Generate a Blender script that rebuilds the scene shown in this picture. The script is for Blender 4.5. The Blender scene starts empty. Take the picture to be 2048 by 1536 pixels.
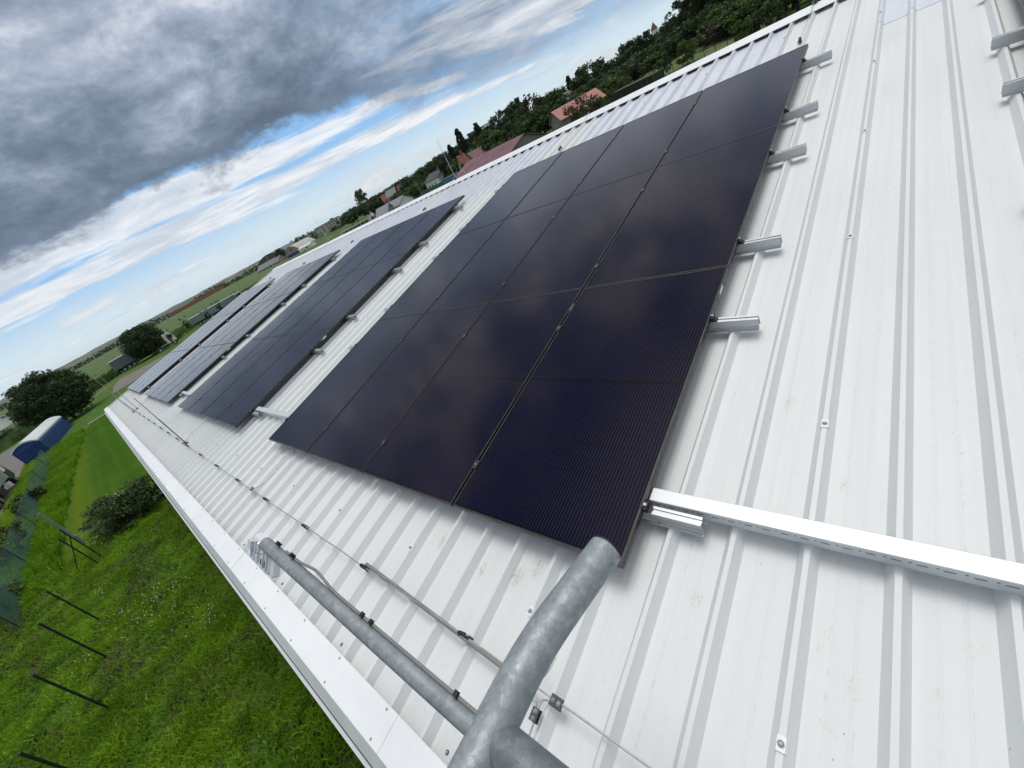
import bpy, math, random
import numpy as np
from mathutils import Matrix, Vector
R = math.radians
S = bpy.context.scene
COL = S.collection

# ------------------------------------------------------------------ camera
HC = 6.8                                   # camera height above the grass
cam = bpy.data.cameras.new("camera")
cam.sensor_width = 36.0
cam.lens = 14.44
cam.clip_start = 0.02
cam.clip_end = 40000
camo = bpy.data.objects.new("camera", cam)
COL.objects.link(camo)
rt = (0.5355192696642272, -0.731435467832839, -0.42216260873560246)
up = (0.6412042710726168, 0.026824248044491267, 0.7669012599253457)
bk = (-0.5496145873032552, -0.6813828704282228, 0.48336444771049136)
camo.matrix_world = Matrix(((rt[0], up[0], bk[0], 0), (rt[1], up[1], bk[1], 0), (rt[2], up[2], bk[2], HC), (0, 0, 0, 1)))
S.camera = camo
S.render.resolution_x, S.render.resolution_y = 1024, 768
S.view_settings.view_transform = 'Standard'
S.view_settings.look = 'None'
S.view_settings.gamma = 1
S.view_settings.exposure = 0.0
try:
    S.cycles.use_denoising = True
    S.cycles.max_bounces = 8
    S.cycles.transparent_max_bounces = 12
except Exception:
    pass

# ------------------------------------------------------------------ sun and sky
SUN_EL, SUN_AZ = R(76), R(88)             # azimuth clockwise from +Y: to the right of and behind the camera
sun = bpy.data.lights.new("sun", 'SUN')
sun.energy = 1.45
sun.angle = R(24)
sun.color = (1.0, 0.965, 0.92)
suno = bpy.data.objects.new("sun", sun)
COL.objects.link(suno)
sd = Vector((math.sin(SUN_AZ) * math.cos(SUN_EL), math.cos(SUN_AZ) * math.cos(SUN_EL), math.sin(SUN_EL)))
suno.rotation_euler = sd.to_track_quat('Z', 'Y').to_euler()
suno.location = sd * 60


class NT:
    """small helper to write node trees"""
    def __init__(self, tree):
        self.t = tree
        self.n = tree.nodes
        self.l = tree.links

    def node(self, typ, **kw):
        nd = self.n.new(typ)
        for k, v in kw.items():
            setattr(nd, k, v)
        return nd

    def put(self, sock, v):
        if isinstance(v, bpy.types.NodeSocket):
            self.l.new(v, sock)
        elif v is not None:
            if isinstance(v, tuple) and len(v) == 3 and sock.type == 'RGBA':
                v = (*v, 1)
            sock.default_value = v

    def m(self, op, a, b=None, c=None, clamp=False):
        nd = self.node('ShaderNodeMath', operation=op, use_clamp=clamp)
        self.put(nd.inputs[0], a)
        if b is not None: self.put(nd.inputs[1], b)
        if c is not None: self.put(nd.inputs[2], c)
        return nd.outputs[0]

    def vm(self, op, a, b=None):
        nd = self.node('ShaderNodeVectorMath', operation=op)
        self.put(nd.inputs[0], a)
        if b is not None: self.put(nd.inputs[1], b)
        return nd.outputs['Value'] if op in ('LENGTH', 'DISTANCE', 'DOT_PRODUCT') else nd.outputs[0]

    def mapr(self, v, a, b, c=0.0, d=1.0, smooth=True):
        nd = self.node('ShaderNodeMapRange')
        nd.interpolation_type = 'SMOOTHSTEP' if smooth else 'LINEAR'
        self.put(nd.inputs[0], v)
        for i, x in enumerate((a, b, c, d)):
            self.put(nd.inputs[i + 1], x)
        return nd.outputs[0]

    def noise(self, vec, scale, detail=4, rough=0.55, dist=0.0, dim='3D', lac=2.0):
        nd = self.node('ShaderNodeTexNoise', noise_dimensions=dim)
        if vec is not None: self.l.new(vec, nd.inputs['Vector'])
        nd.inputs['Scale'].default_value = scale
        nd.inputs['Detail'].default_value = detail
        nd.inputs['Roughness'].default_value = rough
        nd.inputs['Distortion'].default_value = dist
        nd.inputs['Lacunarity'].default_value = lac
        return nd.outputs[0]

    def mix(self, f, a, b, blend='MIX'):
        nd = self.node('ShaderNodeMix', data_type='RGBA', blend_type=blend)
        self.put(nd.inputs[0], f)
        self.put(nd.inputs[6], a)
        self.put(nd.inputs[7], b)
        return nd.outputs[2]

    def ramp(self, f, stops):
        nd = self.node('ShaderNodeValToRGB')
        el = nd.color_ramp.elements
        while len(el) < len(stops): el.new(0.5)
        for e, (p, c) in zip(el, stops):
            e.position = p
            e.color = (*c, 1)
        self.l.new(f, nd.inputs[0])
        return nd.outputs[0]

    def sep(self, v):
        nd = self.node('ShaderNodeSeparateXYZ')
        self.l.new(v, nd.inputs[0])
        return nd.outputs

    def comb(self, x, y, z):
        nd = self.node('ShaderNodeCombineXYZ')
        for i, v in enumerate((x, y, z)): self.put(nd.inputs[i], v)
        return nd.outputs[0]


def build_world():
    w = bpy.data.worlds.new("World")
    S.world = w
    w.use_nodes = True
    w.node_tree.nodes.clear()
    N = NT(w.node_tree)
    out = N.node('ShaderNodeOutputWorld')
    bg = N.node('ShaderNodeBackground')
    bg.inputs['Strength'].default_value = 0.1
    N.l.new(bg.outputs[0], out.inputs[0])
    sky = N.node('ShaderNodeTexSky', sky_type='NISHITA')
    sky.sun_disc = False
    sky.sun_elevation = SUN_EL
    sky.sun_rotation = SUN_AZ
    sky.air_density = 1.0
    sky.dust_density = 1.0
    sky.ozone_density = 2.0
    tc = N.node('ShaderNodeTexCoord')
    d = tc.outputs['Generated']
    x, y, z = N.sep(d)
    zc = N.m('MAXIMUM', z, 0.0)
    # cloud sheets seen in perspective: direction cut with a flat layer overhead
    k = N.m('ADD', zc, 0.055)
    px, py = N.m('DIVIDE', x, k), N.m('DIVIDE', y, k)
    P = N.comb(px, py, 0.0)
    nlow = N.noise(P, 0.42, 3, 0.5)
    nmid = N.noise(P, 1.1, 7, 0.58, 0.35)
    nfin = N.noise(N.vm('ADD', P, (7.3, 2.1, 0)), 3.4, 7, 0.62, 0.3)
    # streaks run along the layer's drift
    Q = N.comb(N.m('MULTIPLY_ADD', px, 0.30, N.m('MULTIPLY', py, -0.05)), N.m('MULTIPLY_ADD', py, 0.92, N.m('MULTIPLY', px, 0.25)), 3.7)
    nst = N.noise(Q, 0.72, 8, 0.6, 0.5)
    nst2 = N.noise(Q, 2.2, 6, 0.6, 0.4)
    ball = N.noise(N.vm('ADD', N.vm('MULTIPLY', d, (6.5, 6.5, 13.0)), (2.2, 0.4, 5.1)), 1.0, 9, 0.62, 0.25)   # cauliflower lumps of the deck
    ball2 = N.noise(N.vm('MULTIPLY', d, (17.0, 17.0, 32.0)), 1.0, 6, 0.6, 0.3)
    puff = N.noise(N.vm('MULTIPLY', d, (9.0, 9.0, 26.0)), 1.0, 6, 0.6, 0.25)   # far cumulus rows, upright
    # clear sky and the pale band over the horizon
    blue = N.vm('MULTIPLY', sky.outputs[0], (1.25, 1.42, 1.62))
    blue = N.mix(N.mapr(z, 0.015, 0.14), (7.3, 8.6, 9.2), N.mix(0.75, blue, (2.5, 5.2, 8.9)))
    # white cloud
    bump = N.m('MULTIPLY', N.mapr(z, 0.055, 0.125), N.mapr(z, 0.26, 0.15))
    lowp = N.m('MULTIPLY', N.mapr(z, 0.005, 0.03), N.mapr(z, 0.085, 0.05))
    wv = N.m('ADD', N.m('MULTIPLY_ADD', nst2, 0.25, N.m('MULTIPLY', nst, 0.75)), N.m('MULTIPLY', bump, 0.115))
    wm = N.mapr(wv, 0.545, 0.625)
    pm = N.m('MULTIPLY', N.mapr(puff, 0.52, 0.66), lowp)
    wcol = N.mix(N.mapr(nmid, 0.36, 0.66), (6.2, 6.9, 7.8), (9.4, 9.6, 9.8))
    c = N.mix(N.m('MULTIPLY', wm, 0.96), blue, wcol)
    c = N.mix(N.m('MULTIPLY', pm, 0.9), c, N.mix(N.mapr(puff, 0.55, 0.75), (6.6, 7.2, 7.8), (8.8, 9.0, 9.1)))
    # the grey deck: its edge is ragged, lowest towards the right
    thr = N.m('MULTIPLY_ADD', N.mapr(x, 0.45, 0.92), -0.075, 0.158)
    ev = N.m('SUBTRACT', z, thr)
    ev = N.m('ADD', ev, N.m('MULTIPLY_ADD', nlow, 0.06, -0.03))
    ev = N.m('ADD', ev, N.m('MULTIPLY_ADD', ball, 0.16, -0.082))
    ev = N.m('ADD', ev, N.m('MULTIPLY_ADD', ball2, 0.05, -0.025))
    dm = N.mapr(ev, -0.012, 0.022)
    soft = N.mapr(x, 0.5, 0.85)
    dm = N.mix(soft, dm, N.m('MULTIPLY', N.mapr(ev, -0.05, 0.08), N.mapr(nst, 0.66, 0.42)))
    dv = N.m('ADD', N.m('ADD', N.m('MULTIPLY', nmid, 0.30), N.m('MULTIPLY_ADD', ball, 0.62, N.m('MULTIPLY_ADD', ball2, 0.34, -0.11))), N.mapr(ev, 0.0, 0.26, -0.17, 0.10))
    dv = N.m('ADD', dv, N.m('MULTIPLY', soft, 0.12))
    dv = N.m('MULTIPLY_ADD', dv, 1.25, -0.125)
    dcol = N.ramp(dv, [(0.20, (1.2, 1.62, 2.25)), (0.38, (1.9, 2.45, 3.3)), (0.52, (2.9, 3.55, 4.6)), (0.66, (4.3, 4.95, 6.1)), (0.80, (6.8, 7.2, 8.1))])
    c = N.mix(dm, c, dcol)
    # higher up the deck breaks into sunlit lumps and dark gaps
    hi = N.mapr(N.m('MULTIPLY_ADD', ball, 0.7, N.m('MULTIPLY', nmid, 0.3)), 0.44, 0.60)
    hc = N.mix(hi, (1.3, 1.5, 2.1), (9.8, 8.6, 7.6))
    c = N.mix(N.m('MULTIPLY', N.mapr(z, 0.36, 0.52), 0.62), c, hc)
    c = N.mix(N.m('MULTIPLY', N.m('MULTIPLY', N.mapr(z, 0.60, 0.74), N.mapr(y, 0.0, 0.25)), 0.75), c, (1.6, 1.9, 2.7))
    # thinner cloud overhead and behind, where the sun comes through
    c = N.mix(N.m('MULTIPLY', N.mapr(z, 0.86, 0.97), 0.8), c, (5.0, 5.4, 6.0))
    c = N.mix(N.m('MULTIPLY', N.mapr(y, 0.05, -0.5), 0.8), c, N.mix(N.mapr(z, 0.1, 0.6), (3.2, 3.7, 4.4), (5.5, 5.9, 6.5)))
    glow = N.vm('DOT_PRODUCT', d, tuple(sd))
    c = N.mix(N.mapr(glow, 0.80, 0.985), c, (16.0, 15.7, 15.2))
    c = N.mix(N.mapr(z, 0.0, -0.03), c, (3.2, 3.9, 4.3))
    N.l.new(c, bg.inputs['Color'])


build_world()

# ------------------------------------------------------------------ material helpers
MATS = {}


def new_mat(name):
    m = bpy.data.materials.new(name)
    m.use_nodes = True
    m.node_tree.nodes.clear()
    N = NT(m.node_tree)
    out = N.node('ShaderNodeOutputMaterial')
    bs = N.node('ShaderNodeBsdfPrincipled')
    N.l.new(bs.outputs[0], out.inputs[0])
    N.out, N.bs = out, bs
    return m, N


def obj_coord(N):
    return N.node('ShaderNodeTexCoord').outputs['Object']


def world_coord(N):
    return N.node('ShaderNodeNewGeometry').outputs['Position']


def plain(name, col, rough=0.6, metal=0.0, var=0.12, scale=6.0, bump=0.0, world=False, spec=None):
    """procedural paint / plastic / metal with uneven tone and gloss"""
    if name in MATS: return MATS[name]
    m, N = new_mat(name)
    v = world_coord(N) if world else obj_coord(N)
    n = N.noise(v, scale, 5, 0.6)
    n2 = N.noise(v, scale * 7, 3, 0.6)
    t = N.m('MULTIPLY_ADD', n2, 0.35, N.m('MULTIPLY', n, 0.65))
    lo = tuple(c * (1 - var) for c in col)
    hi = tuple(min(1, c * (1 + var)) for c in col)
    N.put(N.bs.inputs['Base Color'], N.mix(N.mapr(t, 0.3, 0.7), lo, hi))
    N.put(N.bs.inputs['Roughness'], N.mapr(t, 0.3, 0.7, max(0.02, rough - 0.08), min(1, rough + 0.08)))
    N.bs.inputs['Metallic'].default_value = metal
    if spec is not None: N.bs.inputs['Specular IOR Level'].default_value = spec
    if bump:
        b = N.node('ShaderNodeBump')
        b.inputs['Strength'].default_value = bump
        b.inputs['Distance'].default_value = 0.01
        N.l.new(n2, b.inputs['Height'])
        N.l.new(b.outputs[0], N.bs.inputs['Normal'])
    MATS[name] = m
    return m


def roof_material():
    m, N = new_mat('white_coated_sheet')
    v = obj_coord(N)                        # x up the slope, y along the eave
    x, y, z = N.sep(v)
    big = N.noise(v, 0.8, 4, 0.6)
    streak = N.noise(N.vm('MULTIPLY', v, (0.7, 22.0, 1.0)), 1.0, 4, 0.6)
    fine = N.noise(v, 55.0, 4, 0.7)
    col = N.mix(N.mapr(N.m('MULTIPLY_ADD', streak, 0.5, N.m('MULTIPLY', big, 0.5)), 0.32, 0.68), (0.655, 0.682, 0.685), (0.70, 0.725, 0.725))
    # grime that settles along the foot of each rib and on the overlap
    rib = N.m('ABSOLUTE', N.m('SUBTRACT', N.m('FRACT', N.m('ADD', N.m('MULTIPLY', y, 4.0), 0.94)), 0.5))
    foot = N.mapr(N.m('ABSOLUTE', N.m('SUBTRACT', rib, 0.352)), 0.0, 0.03, 1.0, 0.0)
    grit = N.m('MULTIPLY', foot, N.mapr(N.noise(v, 38.0, 5, 0.75), 0.50, 0.68))
    col = N.mix(N.m('MULTIPLY', grit, 0.30), col, (0.33, 0.31, 0.27))
    run = N.noise(N.vm('MULTIPLY', v, (0.35, 30.0, 1.0)), 1.0, 5, 0.7, 0.2)
    col = N.mix(N.m('MULTIPLY', N.mapr(run, 0.56, 0.72), N.mapr(N.noise(v, 0.9, 3), 0.45, 0.65, 0, 0.22)), col, (0.46, 0.44, 0.39))
    # soot specks
    vo = N.node('ShaderNodeTexVoronoi')
    vo.inputs['Scale'].default_value = 16
    N.l.new(v, vo.inputs['Vector'])
    sp = N.m('MULTIPLY', N.mapr(vo.outputs['Distance'], 0.03, 0.065, 1.0, 0.0), N.mapr(N.noise(v, 5.0, 2), 0.55, 0.6))
    col = N.mix(N.m('MULTIPLY', sp, 0.55), col, (0.16, 0.15, 0.135))
    # boot prints and muddy smears
    prints = [(0.033, -0.686, 0.11, .5), (-0.032, -0.97, 0.12, .45), (1.063, -0.45, 0.07, .8), (0.025, -0.269, 0.08, .7), (-0.192, 0.576, 0.09, 1.), (-0.108, 0.49, 0.08, 1.),
              (-0.233, 0.812, 0.07, 1.), (-0.495, 1.175, 0.07, .8), (-0.192, 1.21, 0.08, 1.), (-0.341, 1.692, 0.06, .6), (0.646, -0.698, 0.06, .7), (0.593, -0.804, 0.09, .6),
              (-0.071, -0.757, 0.09, .7), (0.492, -0.496, 0.06, .6), (-0.2, -0.718, 0.07, .6), (0.152, -1.025, 0.09, .5), (1.5, -0.62, 0.1, .35), (2.2, -0.4, 0.1, .25), (-0.28, 0.36, 0.08, .8)]
    acc = None
    for (a, b, r, s) in prints:
        dd = N.vm('LENGTH', N.vm('MULTIPLY', N.vm('SUBTRACT', v, (a, b, -0.155)), (0.75, 1.25, 0.2)))
        f = N.mapr(dd, 0.0, r * 1.25, s, 0.0)
        acc = f if acc is None else N.m('MAXIMUM', acc, f)
    tread = N.noise(v, 62.0, 5, 0.75, 0.8)
    pm = N.mapr(N.m('ADD', N.m('MULTIPLY', acc, 0.30), tread), 0.72, 0.80)
    pm = N.m('MULTIPLY', pm, N.mapr(acc, 0.05, 0.35))
    smear = N.m('MULTIPLY', N.mapr(acc, 0.2, 0.9), 0.07)
    col = N.mix(smear, col, (0.52, 0.48, 0.40))
    col = N.mix(N.m('MULTIPLY', pm, 0.40), col, (0.36, 0.33, 0.27))
    N.put(N.bs.inputs['Base Color'], col)
    N.put(N.bs.inputs['Roughness'], N.mapr(big, 0.3, 0.7, 0.42, 0.58))
    N.bs.inputs['Specular IOR Level'].default_value = 0.35
    b = N.node('ShaderNodeBump')
    b.inputs['Strength'].default_value = 0.12
    b.inputs['Distance'].default_value = 0.004
    N.l.new(N.m('MULTIPLY_ADD', fine, 0.15, N.noise(N.vm('MULTIPLY', v, (1.2, 9, 1)), 1.0, 2)), b.inputs['Height'])
    N.l.new(b.outputs[0], N.bs.inputs['Normal'])
    return m


def skylight_material():
    m, N = new_mat('translucent_sheet')
    v = obj_coord(N)
    n = N.noise(N.vm('MULTIPLY', v, (1.0, 3.0, 1.0)), 2.2, 5, 0.6)
    f = N.noise(v, 60.0, 3, 0.6)
    col = N.mix(N.mapr(n, 0.3, 0.7), (0.625, 0.655, 0.715), (0.68, 0.71, 0.765))
    N.put(N.bs.inputs['Base Color'], col)
    N.put(N.bs.inputs['Roughness'], N.mapr(n, 0.3, 0.7, 0.26, 0.36))
    return m


def glass_cells_material():
    """dark half-cut cells with wire busbars under coated glass; x along the panel (2.094), y across (1.134)"""
    m, N = new_mat('solar_cells')
    x, y, z = N.sep(obj_coord(N))
    xx = N.m('ADD', x, 1.047)
    yy = N.m('ADD', y, 0.567)
    half = N.m('ABSOLUTE', x)
    inside = N.m('MULTIPLY', N.mapr(N.m('ABSOLUTE', y), 0.5505, 0.5515, 1, 0), N.m('MULTIPLY', N.mapr(half, 1.025, 1.026, 1, 0), N.mapr(half, 0.0085, 0.0095, 0, 1)))
    cx = N.m('ABSOLUTE', N.m('SUBTRACT', N.m('FRACT', N.m('DIVIDE', N.m('SUBTRACT', half, 0.009), 0.0924)), 0.5))
    cy = N.m('ABSOLUTE', N.m('SUBTRACT', N.m('FRACT', N.m('DIVIDE', N.m('SUBTRACT', yy, 0.0165), 0.1835)), 0.5))
    cell = N.m('MULTIPLY', N.mapr(cx, 0.486, 0.490, 1, 0), N.mapr(cy, 0.489, 0.492, 1, 0))
    fb = N.m('ABSOLUTE', N.m('SUBTRACT', N.m('FRACT', N.m('DIVIDE', N.m('SUBTRACT', yy, 0.0165), 0.01835)), 0.5))
    bus = N.m('MULTIPLY', N.mapr(fb, 0.022, 0.042, 1, 0), N.m('MULTIPLY', N.mapr(cx, 0.480, 0.486, 1, 0), inside))
    # per-cell tone
    idx = N.comb(N.m('FLOOR', N.m('DIVIDE', xx, 0.0924)), N.m('FLOOR', N.m('DIVIDE', N.m('SUBTRACT', yy, 0.0165), 0.1835)), 0)
    wn = N.node('ShaderNodeTexWhiteNoise')
    N.l.new(idx, wn.inputs['Vector'])
    tone = N.mapr(wn.outputs['Value'], 0, 1, 0.8, 1.2, smooth=False)
    cc = N.vm('SCALE', N.comb(0.0005, 0.0009, 0.013))
    cc.node.inputs['Scale'].default_value = 1.0
    N.l.new(tone, cc.node.inputs['Scale'])
    col = N.mix(N.m('MULTIPLY', cell, inside), (0.0022, 0.0022, 0.0035), cc)
    col = N.mix(bus, col, (0.050, 0.050, 0.085))
    # fingermarks and dust
    du = N.noise(N.vm('ADD', obj_coord(N), (0.3, 1.2, 0)), 3.0, 6, 0.7, 0.6)
    dust = N.mapr(du, 0.62, 0.82, 0, 0.012)
    col = N.mix(dust, col, (0.35, 0.36, 0.40))
    N.put(N.bs.inputs['Base Color'], col)
    N.put(N.bs.inputs['Roughness'], N.mapr(du, 0.3, 0.75, 0.09, 0.16))
    N.bs.inputs['IOR'].default_value = 1.29
    N.bs.inputs['Specular Tint'].default_value = (1.0, 0.89, 0.82, 1)
    b = N.node('ShaderNodeBump')
    b.inputs['Strength'].default_value = 0.03
    b.inputs['Distance'].default_value = 0.01
    N.l.new(N.noise(obj_coord(N), 2.2, 3, 0.5), b.inputs['Height'])
    N.l.new(b.outputs[0], N.bs.inputs['Normal'])
    return m


def galvanised_material(name='galvanised_steel', dark=1.0):
    m, N = new_mat(name)
    v = obj_coord(N)
    vo = N.node('ShaderNodeTexVoronoi')
    vo.inputs['Scale'].default_value = 65
    N.l.new(N.vm('ADD', v, N.vm('MULTIPLY', N.comb(N.noise(v, 30, 3), N.noise(v, 22, 3), 0.0), (0.03, 0.03, 0.0))), vo.inputs['Vector'])
    sp = N.sep(vo.outputs['Color'])[0]
    n = N.noise(v, 11.0, 6, 0.68, 1.2)
    n2 = N.noise(v, 34.0, 5, 0.7, 1.5)
    t = N.m('ADD', N.m('MULTIPLY_ADD', n, 0.65, N.m('MULTIPLY', n2, 0.35)), N.m('MULTIPLY_ADD', sp, 0.17, -0.085))
    col = N.ramp(t, [(0.30, tuple(dark * c for c in (0.20, 0.228, 0.245))), (0.48, tuple(dark * c for c in (0.25, 0.285, 0.305))), (0.60, tuple(dark * c for c in (0.31, 0.345, 0.365))), (0.74, tuple(dark * c for c in (0.40, 0.435, 0.45)))])
    # pale scratches
    sc = N.noise(N.vm('MULTIPLY', v, (1.0, 1.0, 1.0)), 75.0, 3, 0.6, 3.0)
    col = N.mix(N.m('MULTIPLY', N.mapr(sc, 0.62, 0.70), N.mapr(n, 0.46, 0.58, 0, 0.75)), col, (0.52, 0.55, 0.57))
    sc2 = N.noise(N.vm('ADD', N.vm('MULTIPLY', v, (55, 140, 140)), (3, 3, 3)), 1.0, 2, 0.5, 1.5)
    col = N.mix(N.m('MULTIPLY', N.mapr(sc2, 0.70, 0.75), N.mapr(n2, 0.5, 0.6, 0, 0.6)), col, (0.07, 0.08, 0.085))
    N.put(N.bs.inputs['Base Color'], col)
    N.put(N.bs.inputs['Roughness'], N.mapr(t, 0.3, 0.7, 0.60, 0.42))
    N.bs.inputs['Metallic'].default_value = 0.25
    b = N.node('ShaderNodeBump')
    b.inputs['Strength'].default_value = 0.25
    b.inputs['Distance'].default_value = 0.003
    N.l.new(n2, b.inputs['Height'])
    N.l.new(b.outputs[0], N.bs.inputs['Normal'])
    return m


def tray_side_material():
    m, N = new_mat('perforated_tray')
    v = obj_coord(N)
    x, y, z = N.sep(v)
    n = N.noise(v, 9, 5, 0.6)
    col = N.mix(N.mapr(n, 0.3, 0.7), (0.60, 0.64, 0.66), (0.69, 0.72, 0.735))
    f = N.m('FRACT', N.m('DIVIDE', y, 0.0625))
    fa = N.m('ABSOLUTE', N.m('SUBTRACT', f, 0.42))
    slot = N.m('MULTIPLY', N.mapr(fa, 0.21, 0.22, 1, 0), N.mapr(N.m('ABSOLUTE', N.m('SUBTRACT', z, -0.028)), 0.0030, 0.0036, 1, 0))
    dy = N.m('MULTIPLY', N.m('SUBTRACT', f, 0.86), 0.0625)
    dot = N.mapr(N.m('SQRT', N.m('ADD', N.m('MULTIPLY', dy, dy), N.m('POWER', N.m('SUBTRACT', z, -0.022), 2.0))), 0.0034, 0.004, 1, 0)
    h = N.m('MULTIPLY', N.m('MAXIMUM', slot, dot), N.mapr(x, -0.0325, -0.033, 0, 1))
    N.put(N.bs.inputs['Base Color'], N.mix(h, col, (0.012, 0.014, 0.03)))
    N.put(N.bs.inputs['Roughness'], N.mapr(n, 0.3, 0.7, 0.36, 0.5))
    N.put(N.bs.inputs['Metallic'], N.m('MULTIPLY', N.m('SUBTRACT', 1.0, h), 0.35))
    return m


def leaf_material(name, lo, hi, rough=0.55, patch=0.35, world_scale=1.2, trans=0.25):
    """leaves: every leaf its own tone, clumps drift between two greens"""
    m, N = new_mat(name)
    g = N.node('ShaderNodeNewGeometry')
    r = g.outputs['Random Per Island']
    n = N.noise(g.outputs['Position'], world_scale, 4, 0.6)
    t = N.m('MULTIPLY_ADD', r, 0.45, N.m('MULTIPLY', N.mapr(n, 0.35, 0.65), 0.55))
    col = N.mix(t, lo, hi)
    N.put(N.bs.inputs['Base Color'], col)
    N.bs.inputs['Roughness'].default_value = rough
    N.bs.inputs['Specular IOR Level'].default_value = 0.3
    tr = N.node('ShaderNodeBsdfTranslucent')
    N.put(tr.inputs['Color'], N.mix(0.5, col, hi))
    mx = N.node('ShaderNodeMixShader')
    mx.inputs[0].default_value = trans
    N.l.new(N.bs.outputs[0], mx.inputs[1])
    N.l.new(tr.outputs[0], mx.inputs[2])
    N.l.new(mx.outputs[0], N.out.inputs[0])
    return m


def ground_material():
    m, N = new_mat('grassland')
    v = world_coord(N)
    x, y, z = N.sep(v)
    a = N.noise(v, 0.55, 6, 0.65)
    b_ = N.noise(v, 6.0, 6, 0.7)
    c_ = N.noise(v, 0.012, 4, 0.55)
    t = N.m('MULTIPLY_ADD', b_, 0.55, N.m('MULTIPLY', a, 0.45))
    col = N.ramp(t, [(0.30, (0.022, 0.050, 0.006)), (0.46, (0.052, 0.115, 0.012)), (0.58, (0.085, 0.165, 0.020)), (0.74, (0.13, 0.18, 0.035))])
    # bare soil and dry thatch in patches of the rough meadow
    dry = N.m('MULTIPLY', N.mapr(N.noise(N.vm('ADD', v, (3, 9, 0)), 0.42, 5, 0.7, 0.8), 0.53, 0.64), N.mapr(y, 27, 24))
    col = N.mix(N.m('MULTIPLY', dry, N.mapr(b_, 0.35, 0.6, 0.5, 0.9)), col, (0.115, 0.088, 0.05))
    far = N.ramp(c_, [(0.35, (0.045, 0.095, 0.018)), (0.5, (0.075, 0.13, 0.024)), (0.62, (0.058, 0.11, 0.025)), (0.75, (0.11, 0.13, 0.05))])
    dist = N.vm('LENGTH', v)
    col = N.mix(N.mapr(dist, 90, 260), col, far)
    N.put(N.bs.inputs['Base Color'], col)
    N.bs.inputs['Roughness'].default_value = 0.85
    N.bs.inputs['Specular IOR Level'].default_value = 0.15
    b = N.node('ShaderNodeBump')
    b.inputs['Strength'].default_value = 0.8
    b.inputs['Distance'].default_value = 0.15
    N.l.new(t, b.inputs['Height'])
    N.l.new(b.outputs[0], N.bs.inputs['Normal'])
    return m


def lawn_material():
    m, N = new_mat('mown_grass')
    v = world_coord(N)
    x, y, z = N.sep(v)
    s = N.noise(N.vm('MULTIPLY', v, (1.6, 0.05, 1)), 1.0, 3, 0.5)
    f = N.noise(N.vm('MULTIPLY', v, (3.0, 1.0, 1)), 5.0, 6, 0.72)
    g = N.noise(v, 0.25, 4, 0.6)
    t = N.m('ADD', N.m('MULTIPLY_ADD', f, 0.5, N.m('MULTIPLY', s, 0.3)), N.m('MULTIPLY', g, 0.2))
    col = N.ramp(t, [(0.34, (0.022, 0.062, 0.005)), (0.50, (0.040, 0.100, 0.007)), (0.66, (0.080, 0.150, 0.011))])
    col = N.mix(N.mapr(x, -3.6, -5.4, 0, 0.55), col, (0.11, 0.16, 0.010))
    N.put(N.bs.inputs['Base Color'], col)
    N.bs.inputs['Roughness'].default_value = 0.85
    N.bs.inputs['Specular IOR Level'].default_value = 0.03
    b = N.node('ShaderNodeBump')
    b.inputs['Strength'].default_value = 0.5
    b.inputs['Distance'].default_value = 0.04
    N.l.new(f, b.inputs['Height'])
    N.l.new(b.outputs[0], N.bs.inputs['Normal'])
    return m


def crop_material():
    m, N = new_mat('maize_field')
    v = world_coord(N)
    f = N.noise(N.vm('MULTIPLY', v, (1.0, 1.0, 0.8)), 2.2, 6, 0.72)
    g = N.noise(v, 0.03, 4, 0.6)
    t = N.m('MULTIPLY_ADD', f, 0.65, N.m('MULTIPLY', g, 0.35))
    col = N.ramp(t, [(0.32, (0.022, 0.052, 0.010)), (0.5, (0.058, 0.115, 0.018)), (0.68, (0.10, 0.165, 0.030))])
    N.put(N.bs.inputs['Base Color'], col)
    N.bs.inputs['Roughness'].default_value = 0.8
    b = N.node('ShaderNodeBump')
    b.inputs['Strength'].default_value = 0.8
    b.inputs['Distance'].default_value = 0.25
    N.l.new(f, b.inputs['Height'])
    N.l.new(b.outputs[0], N.bs.inputs['Normal'])
    return m


def hill_material():
    m, N = new_mat('far_hills')
    v = world_coord(N)
    n = N.noise(N.vm('MULTIPLY', v, (1, 1, 4)), 0.0022, 6, 0.6)
    col = N.ramp(n, [(0.36, (0.028, 0.055, 0.022)), (0.5, (0.045, 0.075, 0.03)), (0.56, (0.14, 0.14, 0.06)), (0.62, (0.05, 0.085, 0.03)), (0.75, (0.17, 0.15, 0.075))])
    N.put(N.bs.inputs['Base Color'], col)
    N.bs.inputs['Roughness'].default_value = 0.9
    return m


def net_material():
    m, N = new_mat('green_shade_net')
    v = obj_coord(N)
    n = N.noise(v, 0.9, 4, 0.6)
    N.put(N.bs.inputs['Base Color'], N.mix(N.mapr(n, 0.3, 0.7), (0.045, 0.115, 0.095), (0.065, 0.16, 0.135)))
    N.bs.inputs['Roughness'].default_value = 0.7
    tp = N.node('ShaderNodeBsdfTransparent')
    mx = N.node('ShaderNodeMixShader')
    N.put(mx.inputs[0], N.mapr(n, 0.3, 0.7, 0.50, 0.70))
    N.l.new(tp.outputs[0], mx.inputs[1])
    N.l.new(N.bs.outputs[0], mx.inputs[2])
    N.l.new(mx.outputs[0], N.out.inputs[0])
    return m


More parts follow.
